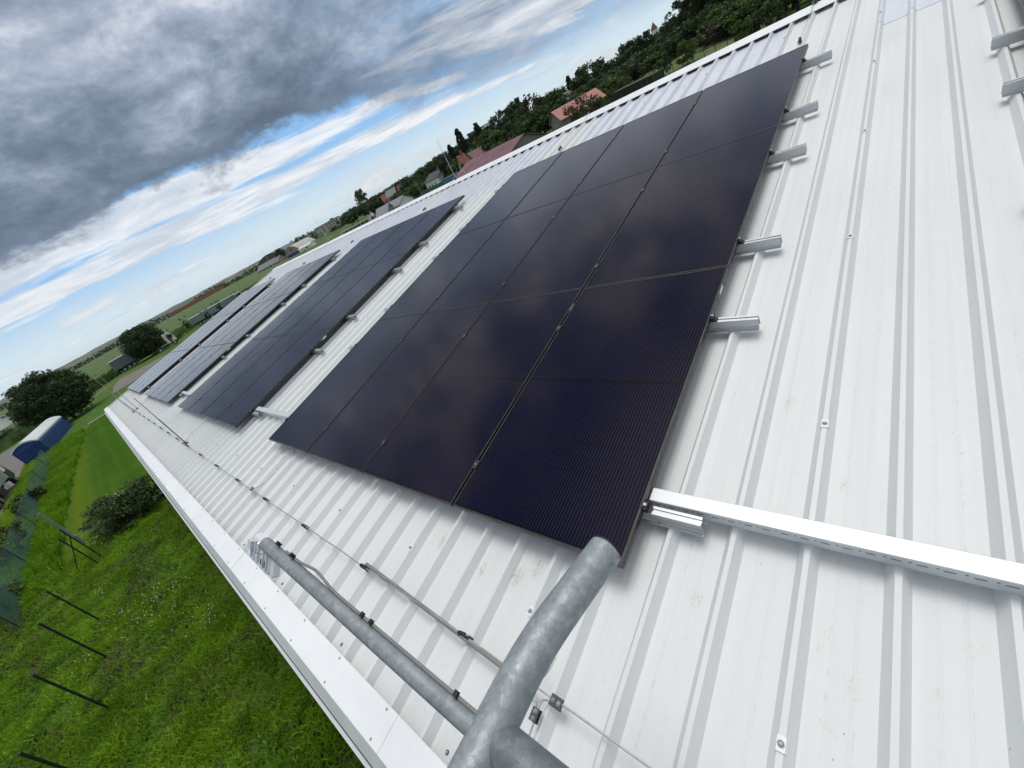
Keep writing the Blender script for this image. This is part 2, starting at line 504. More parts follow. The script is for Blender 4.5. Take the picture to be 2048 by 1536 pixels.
M_ROOF = roof_material()
M_SKYL = skylight_material()
M_CELLS = glass_cells_material()
M_GALV = galvanised_material()
M_GALVD = galvanised_material('galvanised_steel_shaded', 0.62)  # darker copy for the cross pipe, its shade put into the colour
M_TRAY = tray_side_material()
M_GROUND = ground_material()
M_LAWN = lawn_material()
M_CROP = crop_material()
M_HILL = hill_material()
M_NET = net_material()
M_FRAME = plain('black_anodised', (0.055, 0.055, 0.056), 0.36, 0.6, 0.2, 14)
M_ALU = plain('bare_aluminium', (0.56, 0.58, 0.60), 0.46, 0.8, 0.06, 6)
M_STEEL = plain('bright_steel', (0.55, 0.56, 0.57), 0.32, 0.95, 0.15, 20)
M_SCREW = plain('zinc_screw', (0.42, 0.43, 0.44), 0.5, 0.25, 0.12, 20)
M_WIRE = plain('aluminium_wire', (0.50, 0.51, 0.53), 0.38, 0.8, 0.12, 15)
M_BLACK = plain('black_plastic', (0.013, 0.013, 0.015), 0.5, 0, 0.3, 20)
M_DGREY = plain('dark_zinc', (0.085, 0.088, 0.095), 0.5, 0.3, 0.25, 25, 0.1)
M_WHITE = plain('white_flashing', (0.80, 0.83, 0.85), 0.42, 0, 0.04, 1.5)
M_FASC = plain('fascia_grey_white', (0.60, 0.63, 0.65), 0.5, 0, 0.06, 2)
M_RUBBER = plain('rubber_washer', (0.24, 0.24, 0.245), 0.7, 0, 0.2, 20)
M_GAP_SHADE = plain('gap_shade', (0.045, 0.036, 0.03), 0.9, 0, 0.25, 30)  # shade of the gaps under the ridge cap, put into a colour
M_WALLP = plain('wall_panel', (0.52, 0.55, 0.57), 0.5, 0, 0.06, 0.8)
M_PLASTW = plain('white_plastic', (0.80, 0.81, 0.84), 0.35, 0, 0.03, 8)
M_PLASTG = plain('grey_plastic', (0.55, 0.58, 0.63), 0.45, 0, 0.08, 10)
M_CABLE = plain('grey_cable', (0.20, 0.21, 0.20), 0.55, 0, 0.12, 20)
M_TUBE = plain('grey_conduit', (0.235, 0.225, 0.205), 0.5, 0.15, 0.15, 14)
M_GREENST = plain('green_sticker', (0.03, 0.25, 0.08), 0.5)
M_PAPER = plain('white_sticker', (0.75, 0.76, 0.77), 0.5)
M_POST = plain('dark_green_post', (0.008, 0.022, 0.018), 0.45, 0.1, 0.25, 8)
M_TEAL = plain('pale_green_rail', (0.22, 0.33, 0.30), 0.5, 0.2, 0.15, 8)
M_CONC = plain('concrete', (0.36, 0.34, 0.31), 0.85, 0, 0.15, 2.5, 0.2)
M_ASPH = plain('asphalt', (0.16, 0.15, 0.14), 0.9, 0, 0.25, 1.2, 0.3, True)
M_GRAV = plain('gravel', (0.17, 0.155, 0.135), 0.95, 0, 0.3, 0.9, 0.5, True)
M_GLASS = plain('window_glass', (0.02, 0.025, 0.03), 0.12, 0, 0.3, 1)
M_TYRE = plain('tyre', (0.015, 0.015, 0.016), 0.8, 0, 0.3, 5)
M_BARK = plain('bark', (0.07, 0.055, 0.042), 0.9, 0, 0.35, 9, 0.5)

LEAF = {
    'dark': leaf_material('leaf_dark', (0.010, 0.026, 0.008), (0.055, 0.098, 0.022), world_scale=0.38),
    'mid': leaf_material('leaf_mid', (0.020, 0.050, 0.008), (0.095, 0.165, 0.028), world_scale=0.38),
    'light': leaf_material('leaf_light', (0.032, 0.062, 0.010), (0.10, 0.15, 0.03), world_scale=0.38),
    'pine': leaf_material('leaf_pine', (0.009, 0.022, 0.012), (0.028, 0.056, 0.030), world_scale=0.38),
    'rust': leaf_material('leaf_rust', (0.03, 0.032, 0.012), (0.10, 0.085, 0.035), world_scale=0.38),
    'silver': leaf_material('leaf_silver', (0.03, 0.05, 0.022), (0.12, 0.15, 0.09), world_scale=0.38),
}

# ------------------------------------------------------------------ mesh helpers


class MB:
    def __init__(self):
        self.v, self.f, self.mi = [], [], []

    def add(self, vs, fs, mi=0):
        b = len(self.v)
        self.v += [tuple(map(float, p)) for p in vs]
        self.f += [tuple(b + i for i in f) for f in fs]
        self.mi += [mi] * len(fs)

    def box(self, x0, x1, y0, y1, z0, z1, mi=0):
        self.add([(x0, y0, z0), (x1, y0, z0), (x1, y1, z0), (x0, y1, z0), (x0, y0, z1), (x1, y0, z1), (x1, y1, z1), (x0, y1, z1)],
                 [(0, 3, 2, 1), (4, 5, 6, 7), (0, 1, 5, 4), (1, 2, 6, 5), (2, 3, 7, 6), (3, 0, 4, 7)], mi)

    def bbox(self, x0, x1, y0, y1, z0, z1, c, mi=0):
        """box with chamfered vertical and top edges"""
        p = [(x0 + c, y0), (x1 - c, y0), (x1, y0 + c), (x1, y1 - c), (x1 - c, y1), (x0 + c, y1), (x0, y1 - c), (x0, y0 + c)]
        q = [(x0 + 2 * c, y0 + c), (x1 - 2 * c, y0 + c), (x1 - c, y0 + 2 * c), (x1 - c, y1 - 2 * c), (x1 - 2 * c, y1 - c), (x0 + 2 * c, y1 - c), (x0 + c, y1 - 2 * c), (x0 + c, y0 + 2 * c)]
        vs = [(*a, z0) for a in p] + [(*a, z1 - c) for a in p] + [(*a, z1) for a in q]
        fs = [tuple(range(7, -1, -1)), tuple(range(16, 24))]
        for r in (0, 8):
            for i in range(8):
                j = (i + 1) % 8
                fs.append((r + i, r + j, r + 8 + j, r + 8 + i))
        self.add(vs, fs, mi)

    def prism(self, prof, y0, y1, mi=0, axis='y', cap=True):
        """closed profile (a,b) swept along an axis: y -> (a,y,b), x -> (x,a,b), z -> (a,b,z)"""
        n = len(prof)
        g = {'y': lambda a, b, t: (a, t, b), 'x': lambda a, b, t: (t, a, b), 'z': lambda a, b, t: (a, b, t)}[axis]
        vs = [g(a, b, y0) for a, b in prof] + [g(a, b, y1) for a, b in prof]
        fs = [(i, (i + 1) % n, n + (i + 1) % n, n + i) for i in range(n)]
        if cap: fs += [tuple(range(n - 1, -1, -1)), tuple(range(n, 2 * n))]
        self.add(vs, fs, mi)

    def tube(self, pts, r, n=10, mi=0, cap=True):
        pts = [Vector(p) for p in pts]
        rs = r if isinstance(r, (list, tuple)) else [r] * len(pts)
        rings = []
        ref = None
        for i, p in enumerate(pts):
            d = (pts[min(i + 1, len(pts) - 1)] - pts[max(i - 1, 0)]).normalized()
            if ref is None:
                ref = Vector((0, 0, 1)) if abs(d.z) < 0.9 else Vector((1, 0, 0))
            a = (ref - d * ref.dot(d)).normalized()
            ref = a
            b = d.cross(a)
            rings.append([p + (a * math.cos(t) + b * math.sin(t)) * rs[i] for t in [2 * math.pi * k / n for k in range(n)]])
        vs = [q for ring in rings for q in ring]
        fs = []
        for i in range(len(rings) - 1):
            for k in range(n):
                fs.append((i * n + k, i * n + (k + 1) % n, (i + 1) * n + (k + 1) % n, (i + 1) * n + k))
        if cap:
            fs += [tuple(range(n - 1, -1, -1)), tuple((len(rings) - 1) * n + k for k in range(n))]
        self.add(vs, fs, mi)

    def cyl(self, c, r, h, n=12, mi=0):
        self.tube([c, (c[0], c[1], c[2] + h)], r, n, mi)

    def build(self, name, mats, parent=None, smooth=False, loc=None):
        me = bpy.data.meshes.new(name)
        me.from_pydata(self.v, [], self.f)
        if not isinstance(mats, (list, tuple)): mats = [mats]
        for m in mats: me.materials.append(m)
        if len(mats) > 1: me.polygons.foreach_set('material_index', self.mi)
        if smooth:
            me.polygons.foreach_set('use_smooth', [True] * len(me.polygons))
            try: me.set_sharp_from_angle(angle=R(40))
            except Exception: pass
        me.update()
        o = bpy.data.objects.new(name, me)
        COL.objects.link(o)
        if parent is not None: o.parent = parent
        if loc is not None: o.location = loc
        return o


def tag(o, label=None, cat=None, group=None, kind=None):
    if label: o['label'] = label
    if cat: o['category'] = cat
    if group: o['group'] = group
    if kind: o['kind'] = kind
    return o


def thing(name, label, cat, loc=(0, 0, 0), rot=(0, 0, 0), group=None):
    o = bpy.data.objects.new(name, None)
    o.empty_display_size = 0.2
    COL.objects.link(o)
    o.location = loc
    o.rotation_euler = rot
    return tag(o, label, cat, group)


def copy_tree(o, parent=None):
    c = o.copy()
    COL.objects.link(c)
    if parent is not None: c.parent = parent
    for ch in [k for k in o.children]:
        copy_tree(ch, c)
    return c


def fast_mesh(name, verts, faces_n, mat, parent=None):
    """numpy mesh: verts (k,n,3) -> k separate faces of n corners"""
    k, n, _ = verts.shape
    me = bpy.data.meshes.new(name)
    me.vertices.add(k * n)
    me.vertices.foreach_set('co', verts.reshape(-1).astype(np.float32))
    me.loops.add(k * n)
    me.loops.foreach_set('vertex_index', np.arange(k * n, dtype=np.int32))
    me.polygons.add(k)
    me.polygons.foreach_set('loop_start', np.arange(0, k * n, n, dtype=np.int32))
    me.polygons.foreach_set('loop_total', np.full(k, n, dtype=np.int32))
    me.materials.append(mat)
    me.update(calc_edges=True)
    o = bpy.data.objects.new(name, me)
    COL.objects.link(o)
    if parent is not None: o.parent = parent
    return o


# ------------------------------------------------------------------ the roof frame: x = up the slope, y = along the eave, z = off the sheet
TH = R(8.4)
RO = Vector((0.7138262972563025, 0.8330723406939156, 5.162072231003051))   # lowest right corner of the nearest array, at its glass
vh = Vector((math.cos(TH), 0, math.sin(TH)))
nh = Vector((-math.sin(TH), 0, math.cos(TH)))
RROT = (0, -TH, 0)


def rw(v, u, h=0.0):
    return RO + vh * v + Vector((0, 1, 0)) * u + nh * h


H_CREST, H_PAN = -0.108, -0.155
U0, U1 = -9.11, 22.95
V_EAVE, V_RIDGE = -1.0, 8.33
RIB0 = -0.11


def sheet_profile(u0, u1, dz=0.0, mini=True):
    """polyline (u,h) of the ribbed sheet between u0 and u1"""
    pts = []
    k0, k1 = math.ceil((u0 - RIB0) / 0.25 - 1e-6), math.floor((u1 - RIB0) / 0.25 + 1e-6)
    for k in range(k0, k1 + 1):
        c = RIB0 + 0.25 * k
        for a, h in ((-0.035, H_PAN), (-0.0092, H_CREST), (0.0092, H_CREST), (0.035, H_PAN)):
            pts.append((c + a, h + dz))
        if mini and k < k1:
            for q in (0.0955, 0.1545):
                for a, h in ((-0.005, 0), (-0.0015, 0.0009), (0.0015, 0.0009), (0.005, 0)):
                    pts.append((c + q + a, H_PAN + h + dz))
    pts = [p for p in pts if u0 - 1e-6 <= p[0] <= u1 + 1e-6]
    if not pts or pts[0][0] > u0 + 1e-4: pts.insert(0, (u0, H_PAN + dz))
    if pts[-1][0] < u1 - 1e-4: pts.append((u1, H_PAN + dz))
    return pts


def sheet(name, mat, u0, u1, v0, v1, parent, loc, dz=0.0, thick=0.006, mini=True):
    pr = sheet_profile(u0, u1, dz, mini)
    n = len(pr)
    vs = []
    for v in (v0, v1):
        vs += [(v, a, b) for a, b in pr]
    fs = [(i, n + i, n + i + 1, i + 1) for i in range(n - 1)]
    # underside lip so the sheet's cut edge has thickness
    vs += [(v0, a, b - thick) for a, b in pr]
    fs += [(i, i + 1, 2 * n + i + 1, 2 * n + i) for i in range(n - 1)]
    mb = MB()
    mb.add(vs, [f[::-1] for f in fs])
    o = mb.build(name, mat, parent, loc=loc)
    o.rotation_euler = RROT
    return o


def build_hall():
    eave_w = rw(-1.11, U0, 0)
    base = Vector((rw(-0.9, 0, 0).x, RO.y + U0, 0))
    hall = thing('industrial_hall', 'low pitched industrial hall with a white ribbed metal roof carrying the solar panels', 'building', base)
    rel = RO - base

    def rp(mb, name, mat, smooth=False, parent=hall, loc=None):
        o = mb.build(name, mat, parent, smooth, loc if loc is not None else rel)
        if parent is hall: o.rotation_euler = RROT
        return o
    tag(sheet('roof_sheet', M_ROOF, U0, U1, V_EAVE, V_RIDGE - 0.03, hall, rel), 'white ribbed sheeting of the near slope')
    # translucent sheets under the ridge, laid over the steel
    for a, b in ((-7.61, -4.61), (-3.64, -0.58), (0.36, 3.42), (4.36, 7.92), (8.86, 12.17), (12.86, 16.42), (17.36, 21.42)):
        sheet('skylight_sheet', M_SKYL, a, b, 6.36, 8.12, hall, rel, 0.005, 0.008, False)
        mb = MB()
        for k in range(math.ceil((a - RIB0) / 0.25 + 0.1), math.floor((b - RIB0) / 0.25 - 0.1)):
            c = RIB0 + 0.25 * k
            mb.box(8.105, 8.118, c + 0.03, c + 0.22, H_PAN + 0.007, H_CREST + 0.006)  # added dark box standing in for the shadow in the open gap
        rp(mb, 'gap_shade', M_GAP_SHADE)
    # ridge cap, two leaves with a turned-down lip
    dr = 2 * math.sin(TH) * 0.26
    mb = MB()
    t2 = math.tan(TH) * 2
    mb.prism([(8.085, H_CREST + 0.006), (8.085, H_CREST + 0.0005), (8.09, H_CREST + 0.0005), (8.09, H_CREST + 0.004), (8.34, H_CREST + 0.030), (8.60, H_CREST + 0.030 - 0.26 * t2), (8.60, H_CREST + 0.036 - 0.26 * t2), (8.34, H_CREST + 0.037)][::-1], U0, U1 + 0.03)
    rp(mb, 'ridge_cap', M_WHITE)
    # far slope
    mb = MB()
    s2 = math.sin(2 * TH)
    c2 = math.cos(2 * TH)
    L = V_RIDGE - V_EAVE
    z0 = H_CREST - 0.002
    mb.add([(8.36, U0, z0 - 0.01), (8.36, U1, z0 - 0.01), (8.36 + L * c2, U1, z0 - L * s2), (8.36 + L * c2, U0, z0 - L * s2)], [(0, 3, 2, 1)])
    rp(mb, 'back_roof_sheet', M_WHITE)
    # eave flashing in lengths, a folded white strip closing the sheet ends
    fl = []
    for i, a in enumerate(np.arange(0.8 - 2.45 * 5, U1, 2.45)):
        b = min(a + 2.45, U1 + 0.02)
        a = max(a, U0)
        t = 0.0 if i % 2 else 0.0012
        mb = MB()
        h = -0.088 + t
        mb.prism([(-0.955, h - 0.004), (-0.957, h), (-1.11, h + 0.004), (-1.114, h - 0.0), (-1.188, h - 0.095), (-1.184, h - 0.097), (-1.109, h - 0.006)], a, b - 0.003)
        o = rp(mb, 'eave_flashing', M_WHITE)
        fl.append((a, b, o))
    mb = MB()
    mb.box(-1.10, -0.99, U0, U1, -0.30, -0.094)
    rp(mb, 'eave_board', M_DGREY)
    mb = MB()
    mb.prism([(-1.215, -0.36), (-1.200, -0.28), (-1.12, -0.28), (-1.10, -0.36)], U0, U1)
    mb.prism([(-1.226, -0.30), (-1.226, -0.222), (-1.208, -0.222), (-1.208, -0.30)], U0, U1)
    rp(mb, 'gutter', M_FASC)
    mb = MB()
    mb.box(-1.207, -1.102, U0, U1, -0.278, -0.255)
    rp(mb, 'gutter_bed', M_DGREY)
    # verge trim at the far gable
    mb = MB()
    mb.prism([(U1 - 0.10, H_CREST + 0.008), (U1 + 0.012, H_CREST + 0.008), (U1 + 0.012, H_CREST - 0.16), (U1 + 0.02, H_CREST - 0.16), (U1 + 0.02, H_CREST + 0.014), (U1 - 0.10, H_CREST + 0.014)][::-1], -1.05, 8.33, axis='x')
    rp(mb, 'verge_trim', M_WHITE)
    # screws of the flashing
    mb0 = MB()
    mb0.cyl((0, 0, 0), 0.0062, 0.002, 10)
    mb0.cyl((0, 0, 0.002), 0.0038, 0.003, 6)
    proto = None
    cnt = 0
    for vv, h in ((-0.972, -0.0875), (-1.092, -0.0845)):
        for k in range(-3, 22):
            u = 0.38 + 0.5 * k + (0.0 if vv > -1 else -0.005)
            par = next(o for a, b, o in fl if a <= u < b)
            if proto is None:
                proto = mb0.build('screw', M_SCREW, par)
                s = proto
            else:
                s = proto.copy()
                COL.objects.link(s)
                s.parent = par
            s.location = (vv, u, h + 0.0008)
    # saddle washers with screws on the ribs
    sw = MB()
    sw.prism([(-0.0165, -0.012), (-0.012, 0.004), (0.012, 0.004), (0.0165, -0.012), (0.0135, -0.012), (0.0095, 0.0), (-0.0095, 0.0), (-0.0135, -0.012)], -0.021, 0.021, axis='x')
    wash = MB()
    wash.cyl((0, 0, 0.004), 0.0105, 0.0025, 14, 0)
    wash.cyl((0, 0, 0.0065), 0.0085, 0.0015, 14, 1)
    wash.cyl((0, 0, 0.008), 0.0048, 0.004, 6, 0)
    ps = sw.build('saddle_washer', M_WHITE, hall)
    pc = wash.build('screw', [M_SCREW, M_RUBBER], ps)
    spots = [(-0.31, 0.39 + k) for k in range(-2, 22)]
    gaps = [-0.61, -1.61, 5.39, 11.39, 17.39]
    spots += [(v, u) for v in (0.92, 2.37, 3.79, 5.23) for u in gaps]
    spots += [(6.66, u + 0.39) for u in range(-1, 18)]
    spots += [(7.42, u + 0.39) for u in range(-1, 22)]
    first = True
    for v, u in spots:
        if first:
            a, b = ps, pc
            first = False
        else:
            a, b = ps.copy(), pc.copy()
            COL.objects.link(a)
            COL.objects.link(b)
            a.parent = hall
            b.parent = a
        a.rotation_euler = RROT
        top = H_CREST if v < 6.36 or (3.42 < u < 4.36 or 7.92 < u < 8.86 or 12.17 < u < 12.86) else H_CREST + 0.005
        a.location = rw(v, u, top + 0.0006) - base
    # pan screws just above the eave
    pp = MB()
    pp.cyl((0, 0, 0), 0.0095, 0.003, 14, 1)
    pp.cyl((0, 0, 0.003), 0.006, 0.004, 8, 0)
    po = None
    for k in range(-2, 14):
        if po is None:
            po = pp.build('pan_screw', [M_SCREW, M_DGREY], hall)
            o = po
        else:
            o = po.copy()
            COL.objects.link(o)
            o.parent = hall
        o.rotation_euler = RROT
        o.location = rw(-0.938, 0.515 + k, H_PAN) - base
    # walls
    xe = rw(-0.9, 0, 0).x - base.x
    xw = rw(8.36, 0, 0).x - base.x
    W = 2 * xw - xe
    ze = rw(-0.9, 0, -0.20).z
    zr = rw(8.33, 0, -0.20).z
    y0, y1 = 0.05, U1 - U0 - 0.06
    mb = MB()
    mb.add([(xe, y0, 0), (xe, y1, 0), (xe, y1, ze), (xe, y0, ze)], [(0, 1, 2, 3)])
    mb.add([(W, y0, 0), (W, y1, 0), (W, y1, ze), (W, y0, ze)], [(3, 2, 1, 0)])
    for yy, fl_ in ((y0, 1), (y1, -1)):
        mb.add([(xe, yy, 0), (W, yy, 0), (W, yy, ze), (xw, yy, zr), (xe, yy, ze)], [(0, 1, 2, 3, 4) if fl_ > 0 else (4, 3, 2, 1, 0)])
    mb.build('wall', M_WALLP, hall)
    return hall


build_hall()

# ------------------------------------------------------------------ solar panels
PL, PW, PH = 2.094, 1.134, 0.035
PITCH_U, PITCH_V = 1.1542, 2.1026


def panel_proto():
    t = thing('solar_panel', '', 'solar panel')
    a, b, l = PL / 2, PW / 2, 0.011
    mb = MB()
    for s in (-1, 1):
        y0, y1 = (b - l, b) if s > 0 else (-b, -b + l)
        mb.box(-a, a, y0, y1, 0, PH)
        x0, x1 = (a - l, a) if s > 0 else (-a, -a + l)
        mb.box(x0, x1, -b + l, b - l, 0, PH - 0.0003)
    mb.build('frame', M_FRAME, t)
    mb = MB()
    mb.box(-a + l, a - l, -b + l, b - l, PH - 0.008, PH - 0.0022)
    mb.build('glass', M_CELLS, t)
    return t


def sticker(t):
    mb = MB()
    mb.box(0.78, 0.86, -PW / 2 - 0.0012, -PW / 2 - 0.0002, 0.006, 0.030, 0)
    mb.box(0.735, 0.775, -PW / 2 - 0.0012, -PW / 2 - 0.0002, 0.006, 0.030, 1)
    mb.build('label_sticker', [M_PAPER, M_GREENST], t)


ARR = [(-1.46 - 4 * PITCH_U + 0.02, 'array off the right edge of the photo'), (0.0, 'nearest array'), (6.08, 'second array'), (12.10, 'third array'), (18.20, 'farthest array')]
ROWS = ['lowest row', 'middle row', 'top row']
COLS = ['rightmost column', 'second column from the right', 'second column from the left', 'leftmost column']
proto = panel_proto()
first = True
stick = None
for ai, (u0, an) in enumerate(ARR):
    for c in range(4):
        if ai == 0 and c != 3: continue          # the rest of that array lies outside the picture
        for r in range(3):
            t = proto if first else copy_tree(proto)
            first = False
            t.location = rw(r * PITCH_V + PL / 2, u0 + c * PITCH_U + PW / 2, -PH)
            t.rotation_euler = RROT
            if ai == 0:
                t['label'] = 'black solar panel at the upper right corner of the photo, ' + ROWS[r]
            else:
                t['label'] = 'black solar panel of the %s, %s, %s' % (an, ROWS[r], COLS[c])
            t['group'] = 'black solar panels laid in arrays on the roof'
            if r == 0 and ai in (1, 2, 3) and c in (0, 1):
                if stick is None:
                    sticker(t)
                    stick = [k for k in t.children if k.name.startswith('label_sticker')][0]
                else:
                    k = stick.copy()
                    COL.objects.link(k)
                    k.parent = t

# ------------------------------------------------------------------ mounting rails
CL_V = [0.297, 1.596, 2.408, 3.709, 4.545, 5.828]
RAILW = ['lowest rail', 'second rail from the eave', 'third rail from the eave', 'fourth rail from the eave', 'fifth rail from the eave', 'topmost rail']


def rail_proto(length):
    t = thing('mounting_rail', '', 'mounting rail')
    hb, ht = 0.0, 0.073
    pr = [(-0.036, hb), (-0.036, hb + 0.0035), (-0.024, hb + 0.004), (-0.0175, hb + 0.014), (-0.0175, hb + 0.060), (-0.0205, ht), (-0.0075, ht), (-0.0075, ht - 0.006), (0.0075, ht - 0.006), (0.0075, ht), (0.0205, ht), (0.0175, hb + 0.060), (0.0175, hb + 0.014), (0.024, hb + 0.004), (0.036, hb + 0.0035), (0.036, hb),
          (0.021, hb), (0.0145, hb + 0.014), (0.0145, hb + 0.056), (-0.0145, hb + 0.056), (-0.0145, hb + 0.014), (-0.021, hb)]
    mb = MB()
    mb.prism(pr[::-1], 0, length)
    mb.build('channel', M_ALU, t)
    return t


def clamp_end(t, y, side=-1):
    mb = MB()
    mb.box(-0.021, 0.021, y - 0.019 if side < 0 else y + 0.001, y - 0.001 if side < 0 else y + 0.019, 0.0732, 0.1040)
    mb.box(-0.021, 0.021, y - 0.004 if side < 0 else y - 0.010, y + 0.010 if side < 0 else y + 0.004, 0.1092, 0.1125)
    mb.box(-0.017, 0.017, y - 0.034 if side < 0 else y + 0.019, y - 0.019 if side < 0 else y + 0.034, 0.0732, 0.0820)
    c = mb.build('end_clamp', M_BLACK, t)
    mb = MB()
    yy = y - 0.010 if side < 0 else y + 0.010
    mb.tube([(0, yy, 0.1040), (0, yy, 0.1145)], 0.0075, 10)
    mb.tube([(0, yy, 0.1145), (0, yy, 0.1165)], [0.006, 0.004], 10)
    mb.build('clamp_bolt', M_STEEL, c)


def clamp_mid(t, y):
    mb = MB()
    mb.box(-0.030, 0.030, y - 0.020, y + 0.020, 0.1092, 0.1120)
    mb.box(-0.020, 0.020, y - 0.006, y + 0.006, 0.0740, 0.1092)
    c = mb.build('mid_clamp', M_FRAME, t)
    mb = MB()
    mb.tube([(0, y, 0.1120), (0, y, 0.1165)], 0.0065, 8)
    mb.build('clamp_bolt', M_STEEL, c)


def rail_screws(t, ustart, length):
    mb = MB()
    mb.cyl((0, 0, 0.0035), 0.0075, 0.002, 12)
    mb.cyl((0, 0, 0.0055), 0.0062, 0.005, 8)
    o = None
    k0 = math.ceil((ustart - RIB0 + 0.01) / 0.25)
    for k in (k0,):
        y = RIB0 + 0.25 * k - ustart
        for xx in (-0.030, 0.030):
            if o is None:
                o = mb.build('rail_screw', M_STEEL, t)
                q = o
            else:
                q = o.copy()
                COL.objects.link(q)
                q.parent = t
            q.location = (xx, y, 0)


OVER = 0.25
RL = 4 * PITCH_U - 0.02 + 2 * OVER
rp_ = rail_proto(RL)
clamp_end(rp_, OVER, -1)
clamp_end(rp_, OVER + 4 * PITCH_U - 0.02, 1)
for c in (1, 2, 3): clamp_mid(rp_, OVER + c * PITCH_U - 0.01)
first = True
for ai, (u0, an) in enumerate(ARR):
    for ri, v in enumerate(CL_V):
        t = rp_ if first else copy_tree(rp_)
        if first:
            rail_screws(t, u0 - OVER, RL)
        first = False
        t.location = rw(v, u0 - OVER, H_CREST)
        t.rotation_euler = RROT
        t['label'] = ('aluminium mounting rail under the %s, %s' % (an, RAILW[ri])) if ai else 'aluminium mounting rail poking in from the right edge, ' + RAILW[ri]
        t['group'] = 'aluminium mounting rails under the panels'
        if ai == 0:                                # its end with the screw shows on the left
            t.location = rw(v, -1.293 - RL, H_CREST)

# ------------------------------------------------------------------ cable trays between the arrays
for i, (a, b, lab) in enumerate(((-1.44, -0.004, 'perforated steel cable tray running from the nearest array to the right edge'), (4.62, 6.07, 'perforated steel cable tray bridging the gap between the nearest and second arrays'), (10.72, 12.09, 'perforated steel cable tray bridging the gap between the second and third arrays'))):
    t = thing('cable_tray', lab, 'cable tray', rw(0.3755, a, H_CREST + 0.073), RROT, 'steel cable trays between the arrays')
    L = b - a
    mb = MB()
    w = 0.034
    mb.prism([(-w, -0.072), (-w, -0.002), (-w + 0.003, 0.0), (w - 0.003, 0.0), (w, -0.002), (w, -0.072), (w - 0.0015, -0.072), (w - 0.0015, -0.0035), (-w + 0.0015, -0.0035), (-w + 0.0015, -0.072)][::-1], 0, L)
    mb.build('tray_body', M_TRAY, t)
    mb = MB()
    mb.box(-w - 0.0012, w + 0.0012, L + 0.0005, L + 0.0035, -0.068, 0.0012)
    mb.build('end_plate', M_BLACK, t)
    mb = MB()
    for q in (-0.012, 0.0, 0.012):
        mb.tube([(q, L - 0.03, -0.038), (q, L + 0.06, -0.042), (q * 2, L + 0.16, -0.046)], 0.0035, 6)
    mb.build('solar_cable', M_BLACK, t)

# ------------------------------------------------------------------ lightning protection


def holder_mesh(par, u, v, flip=False):
    mb = MB()
    mb.box(-0.014, 0.014, -0.016, 0.016, 0.0, 0.004, 1)
    mb.tube([(0, -0.034, 0.003), (0, -0.034, 0.044)], [0.014, 0.011], 10, 0)
    mb.tube([(0, -0.034, 0.044), (0, -0.034, 0.048)], [0.011, 0.006], 10, 0)
    mb.box(-0.006, 0.006, -0.030, 0.026, 0.012, 0.026, 1)
    mb.box(-0.011, 0.011, 0.020, 0.036, 0.010, 0.034, 0)
    mb.tube([(0, -0.05, 0.036), (0, 0.03, 0.036)], 0.0075, 8, 0)
    o = mb.build('wire_holder', [M_BLACK, M_STEEL], par)
    return o


def place_child(o, par, v, u, h, rotz=0.0):
    o.location = (v - par['rv'], u - par['ru'], h - par['rh'])
    o.rotation_euler = (0, 0, rotz)


def roof_thing(name, label, cat, v, u, h, group=None):
    t = thing(name, label, cat, rw(v, u, h), RROT, group)
    t['rv'], t['ru'], t['rh'] = v, u, h
    return t


def clean(t):
    for k in ('rv', 'ru', 'rh'):
        if k in t: del t[k]


def wire_pts(v0, u0, u1, h, n=40, amp=0.006, seed=1):
    rnd = random.Random(seed)
    pts = []
    for i in range(n + 1):
        u = u0 + (u1 - u0) * i / n
        pts.append((v0 + rnd.uniform(-amp, amp), u, h + rnd.uniform(-0.004, 0.004)))
    return pts


def connector(par, v, u, h, rotz, w=0.040, l=0.052):
    mb = MB()
    mb.box(-w / 2, w / 2, -l / 2, l / 2, -0.007, -0.001)
    mb.box(-w / 2, w / 2, -l / 2, l / 2, 0.001, 0.006)
    mb.box(-w / 2, -w / 2 + 0.003, -l / 2, l / 2, -0.016, 0.006)
    o = mb.build('cross_connector', M_DGREY, par)
    place_child(o, par, v, u, h, rotz)
    s = MB()
    for q in (-l * 0.24, l * 0.24):
        s.tube([(0, q, 0.006), (0, q, 0.0085)], 0.0085, 14)
        s.tube([(0, q, 0.0085), (0, q, 0.0135)], [0.007, 0.0035], 10)
    s.build('connector_bolt', M_STEEL, o)
    return o


HW = H_CREST + 0.036
t = roof_thing('lightning_conductor', 'thin aluminium lightning conductor strung on black holders along the eave', 'lightning conductor', -0.54, -2.0, H_CREST)
mb = MB()
pts = []
rnd = random.Random(4)
for k in range(0, 100):
    u = -2.0 + 0.25 * k
    if u > 22.6: break
    vv = -0.553 if u < 0.4 else (-0.545 + 0.02 * min(1, (u - 0.4) / 8))
    pts.append((vv + 0.54 + rnd.uniform(-.004, .004), u + 2.0, 0.036 + rnd.uniform(-.002, .002)))
mb.tube(pts, 0.0042, 8)
mb.build('wire', M_WIRE, t, True)
ho = None
for k in [-1.33, -0.33] + [0.67 + i for i in range(22)]:
    if ho is None:
        ho = holder_mesh(t, 0, 0)
        o = ho
    else:
        o = ho.copy()
        COL.objects.link(o)
        o.parent = t
    vv = -0.553 if k < 0.4 else (-0.545 + 0.02 * min(1, (k - 0.4) / 8))
    kk = RIB0 + 0.25 * round((k - 0.0 - RIB0) / 0.25)
    place_child(o, t, vv, kk + 0.005, H_CREST, math.pi)
connector(t, -0.554, 0.094, HW, 0.0)
for u in (4.10, 8.00, 16.0): connector(t, -0.528, u, HW, 0.0)
clean(t)

